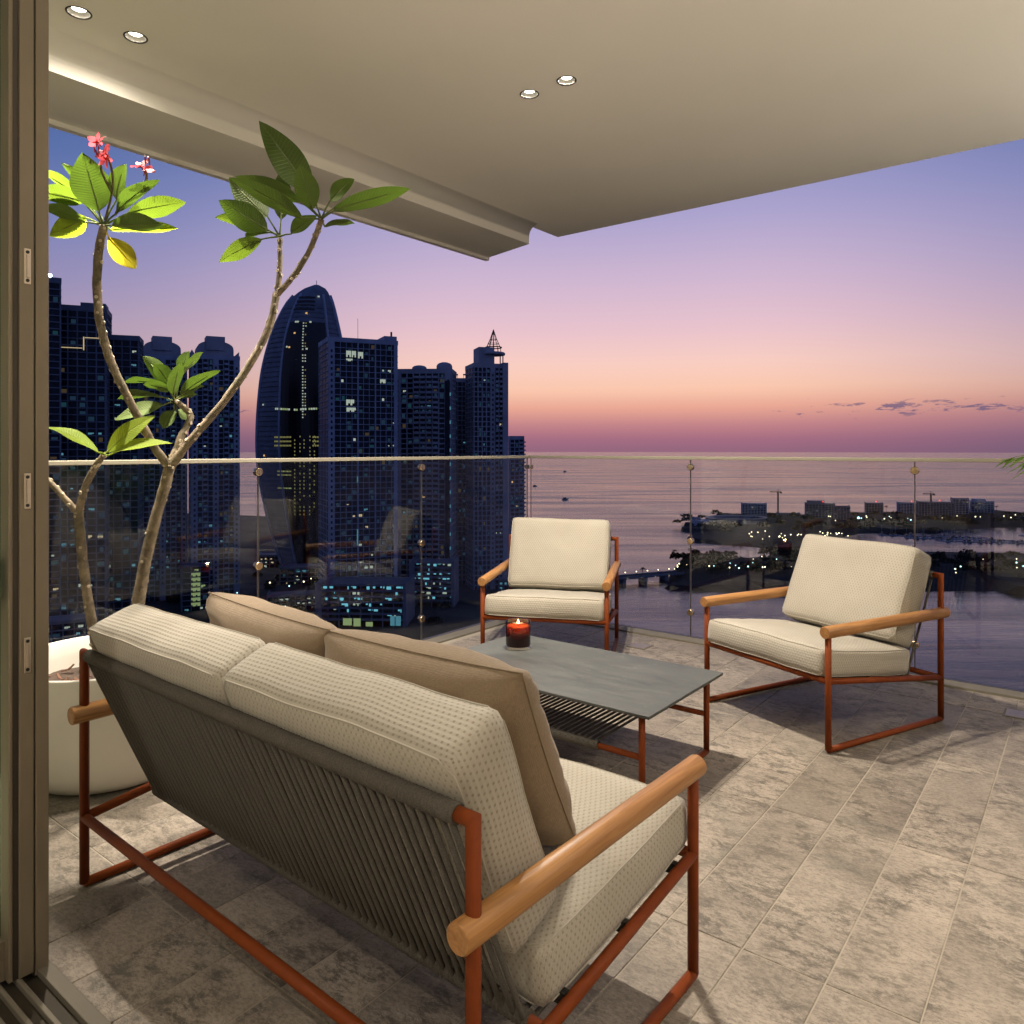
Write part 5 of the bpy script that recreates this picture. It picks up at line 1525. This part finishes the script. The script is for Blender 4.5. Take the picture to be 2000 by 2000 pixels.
# street lamps
lm = MB(); lm.tube([(0,0,0),(0,0,6)], .12, 5); pole_me = lm.mesh('pole', M['steel_far'])
lm = MB(); lm.lathe([(.02,-.55),(.45,-.3),(.55,0),(.45,.3),(.02,.55)], 8); globe_w = lm.mesh('globe', M['street_light'])
lm = MB(); lm.lathe([(.02,-.6),(.5,-.3),(.62,0),(.5,.3),(.02,.6)], 8); globe_c = lm.mesh('globe', M['street_light_cool'])
def lamp(r, f, z, label, group, cool=False, s=1.0, h=6):
    e = empty('street_lamp', site(r, f, z)); tag(e, label, 'street lamp', group)
    a = link('pole', pole_me, e); a.scale = (1,1,h/6); g = link('globe', globe_c if cool else globe_w, e, (0,0,h+.5)); g.scale = (s,s,s)
rs = random.Random(12)
for k in range(7): lamp(70+9.5*k, 583+4.3*k-4, SEA+4.7, 'lit lamp on the causeway bridge', 'lamps on the bridge', s=.8, h=3)
for k in range(52):
    r = rs.uniform(125, 430); f = rs.uniform(556, 640) if r > 190 else rs.uniform(575, 610)
    lamp(r, f, SEA+5, 'lit street lamp among the trees of the near peninsula', 'lamps on the near peninsula', cool=rs.random() < .3, s=rs.uniform(.5,1.0), h=rs.uniform(5,9))
for k in range(34):
    r = rs.uniform(255, 370); f = rs.uniform(785, 860)
    lamp(r, f, SEA+5, 'lit lamp in the bright cluster at the neck of the far peninsula', 'lamps at the peninsula neck', s=rs.uniform(.7,1.3), h=rs.uniform(4,7))
for k in range(22):
    r = rs.uniform(420, 760); f = 960+ (r-440)*.16+rs.uniform(0,60)
    lamp(r, f, SEA+6, 'lit shore lamp along the far peninsula', 'lamps on the far shore', cool=rs.random() < .35, s=rs.uniform(.7,1.5), h=rs.uniform(4,8))
lamp(452, 975, SEA+6, 'brightest cool floodlight on the far shore by the marina', 'lamps on the far shore', cool=True, s=2.6, h=9)
for k in range(46):
    r = rs.uniform(-190, -100) if k < 30 else rs.uniform(-15, 40); f = rs.uniform(430, 560) if k < 30 else rs.uniform(430, 640)
    lamp(r, f, LAND, 'lit street lamp on the streets below the towers', 'lamps below the towers', cool=rs.random() < .5, s=rs.uniform(.45,1.0), h=rs.uniform(4,7))
# palms
def palm_meshes(seed):
    rs = random.Random(seed); t = MB(); hgt = rs.uniform(8, 11)
    t.tube([(0,0,0),(.3,.1,hgt*.5),(.5,.2,hgt)], [.3,.22,.2], 6)
    c = MB()
    for k in range(15):
        a = k*2.4; up = rs.uniform(-.1,.9); L = rs.uniform(3.0,4.0); pts = []
        for i in range(7):
            q = i/6; pts.append(Vector((.5+math.cos(a)*L*q*.95, .2+math.sin(a)*L*q*.95, hgt+up*L*q*.8-L*.75*q*q)))
        sd = Vector((-math.sin(a), math.cos(a), 0))
        for i in range(6):
            for s in (-1,1):
                p = pts[i]; n_ = pts[i+1]; e_ = p.lerp(n_, .8)+sd*s*(.95*(1-.1*i))+Vector((0,0,-.55)); c.add([p, n_, e_], [(0,1,2)])
    return t.mesh('trunk', M['foliage_far']), c.mesh('crown', M['foliage_far'])
PM = [palm_meshes(k) for k in range(3)]
def palm(r, f, z, label, group, s=1.0, i=0):
    e = empty('palm_tree', site(r, f, z), i*1.7); e.scale = (s,s,s); tag(e, label, 'palm tree', group)
    t, c = PM[i % 3]; link('trunk', t, e); link('crown', c, e)
palm(105, 600, SEA+3.0, 'lone palm standing at the causeway bridge', None, .8, 1)
for k, (r, f) in enumerate(((143,660),(150,655),(160,668),(205,690),(214,700),(224,688),(236,704),(250,708),(262,700))): palm(r, f, SEA+8, 'palm silhouetted on the ridge of the near peninsula', 'palms on the near peninsula', .75, k)
for k in range(9): palm(-148+rs.uniform(-12,12), 447+rs.uniform(-6,8), LAND, 'palm in the dark clump left of the parking garages', 'palms by the garages', .85, k)
for k, (r, f) in enumerate(((560,1150),(568,1152),(576,1150),(745,1150),(-190,985),(-196,990))): palm(r, f, (SEA+8 if r > 0 else LAND), 'small distant palm on the horizon line' if r > 0 else 'small palm on the shore beside the sail tower', 'far palms' if r > 0 else 'shore palms', .9, k)
# wooded masses
def woods(name, spots, label):
    rs = random.Random(len(spots)); m = MB()
    for (r, f, z, rad, hh) in spots:
        for k in range(110):
            a = rs.uniform(0, 6.28); b = rs.uniform(-.2, 1); q = rs.uniform(.55, 1.05)
            c = site(r+rad*q*math.cos(a)*math.sqrt(max(0,1-b*b*.9)), f+rad*q*math.sin(a)*math.sqrt(max(0,1-b*b*.9)), z+hh*.35+hh*.6*b*q)
            s = rs.uniform(.5, 1.3); u = Vector((rs.uniform(-1,1),rs.uniform(-1,1),rs.uniform(-1,1))).normalized(); v = u.orthogonal().normalized()
            m.add([c-u*s-v*s*.6, c+u*s-v*s*.5, c+u*s*.7+v*s, c-u*s*.8+v*s*.7], [(0,1,2,3)])
    o = m.build(name, M['foliage_far']); o['kind'] = 'stuff'; o['label'] = label; o['category'] = 'trees'; return o
sp = []
for k in range(150):
    t = rs.random()**1.5; r = 140+t*560; f = rs.uniform(590, 690) if r > 170 else rs.uniform(600,670); sp.append((r, f, SEA+7.5, rs.uniform(4,8), rs.uniform(4,9)))
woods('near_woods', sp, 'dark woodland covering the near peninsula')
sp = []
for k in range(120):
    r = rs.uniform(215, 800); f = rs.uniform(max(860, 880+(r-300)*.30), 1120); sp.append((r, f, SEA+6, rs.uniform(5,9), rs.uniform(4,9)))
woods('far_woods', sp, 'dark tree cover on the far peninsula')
sp = []
for k in range(46):
    r = rs.uniform(-230, 30); f = rs.uniform(420, 640); sp.append((r, f, LAND, rs.uniform(3,6), rs.uniform(3,6)))
woods('street_trees', sp, 'dark trees scattered between the low buildings below the towers')
# marina
bmh = MB(); bmh.add([(-4,-1.2,0),(3,-1.3,0),(5,0,.6),(3,1.3,0),(-4,1.2,0),(-4,-1.3,1.5),(3,-1.5,1.7),(5.6,0,2.1),(3,1.5,1.7),(-4,1.3,1.5)], [(0,1,6,5),(1,2,7,6),(2,3,8,7),(3,4,9,8),(4,0,5,9),(5,6,7,8,9),(4,3,2,1,0)]); hull_me = bmh.mesh('hull', M['boat_white'])
bmh = MB(); bmh.box(-2.5,1.5,-.9,.9,1.6,3.1); cab_me = bmh.mesh('cabin', M['city_glass'])
bmh = MB(); bmh.tube([(.4,0,3.1),(.4,0,11)], .10, 4); mast_me = bmh.mesh('mast', M['boat_white'])
def boat(r, f, rz, label, group, s=1.0, mast=True):
    e = empty('boat', site(r, f, SEA+.02), rz); e.scale = (s,s,s); tag(e, label, 'boat', group)
    link('hull', hull_me, e); link('cabin', cab_me, e)
    if mast: link('mast', mast_me, e)
for q, (r0, f0_, n) in enumerate(((452, 905, 16), (470, 876, 16), (492, 848, 16), (620, 900, 12))):
    e = empty('floating_dock', site(r0+20, f0_, SEA), R(38-14)); tag(e, ('outermost floating dock of the marina', 'second floating dock of the marina', 'floating dock of the marina closest to the near peninsula', 'floating dock at the right end of the marina')[q], 'dock', 'docks in the marina')
    m = MB(); m.box(-26, 92, -1.2, 1.2, -.5, .7); m.build('walkway', M['concrete_pale'], e)
    m = MB()
    for k in range(12): m.box(-20+9*k, -19+9*k, -9, 9, -.5, .6)
    o = m.build('fingers', M['concrete_pale'], e)
    for k in range(n):
        rr_ = r0+rs.uniform(-2,2)+k*5.6; ff = f0_-(k*5.6-20)*math.tan(R(14))+rs.choice((-6,6))
        boat(rr_, ff, R(38+76)+rs.uniform(-.1,.1)+(math.pi if rs.random() < .5 else 0), 'boat moored along the docks of the marina', 'boats moored in the marina', rs.uniform(.7,1.1), rs.random() < .7)
boat(110, 1550, 1.0, 'dark boat far out on the water right of the skyline', 'boats on the open water', 1.6, False)
boat(240, 3400, 1.2, 'tiny boat near the horizon left of the second glass joint', 'boats on the open water', 2.0, True)
boat(64, 2100, .4, 'lone pale boat just right of the low end tower', 'boats on the open water', 1.4, True)
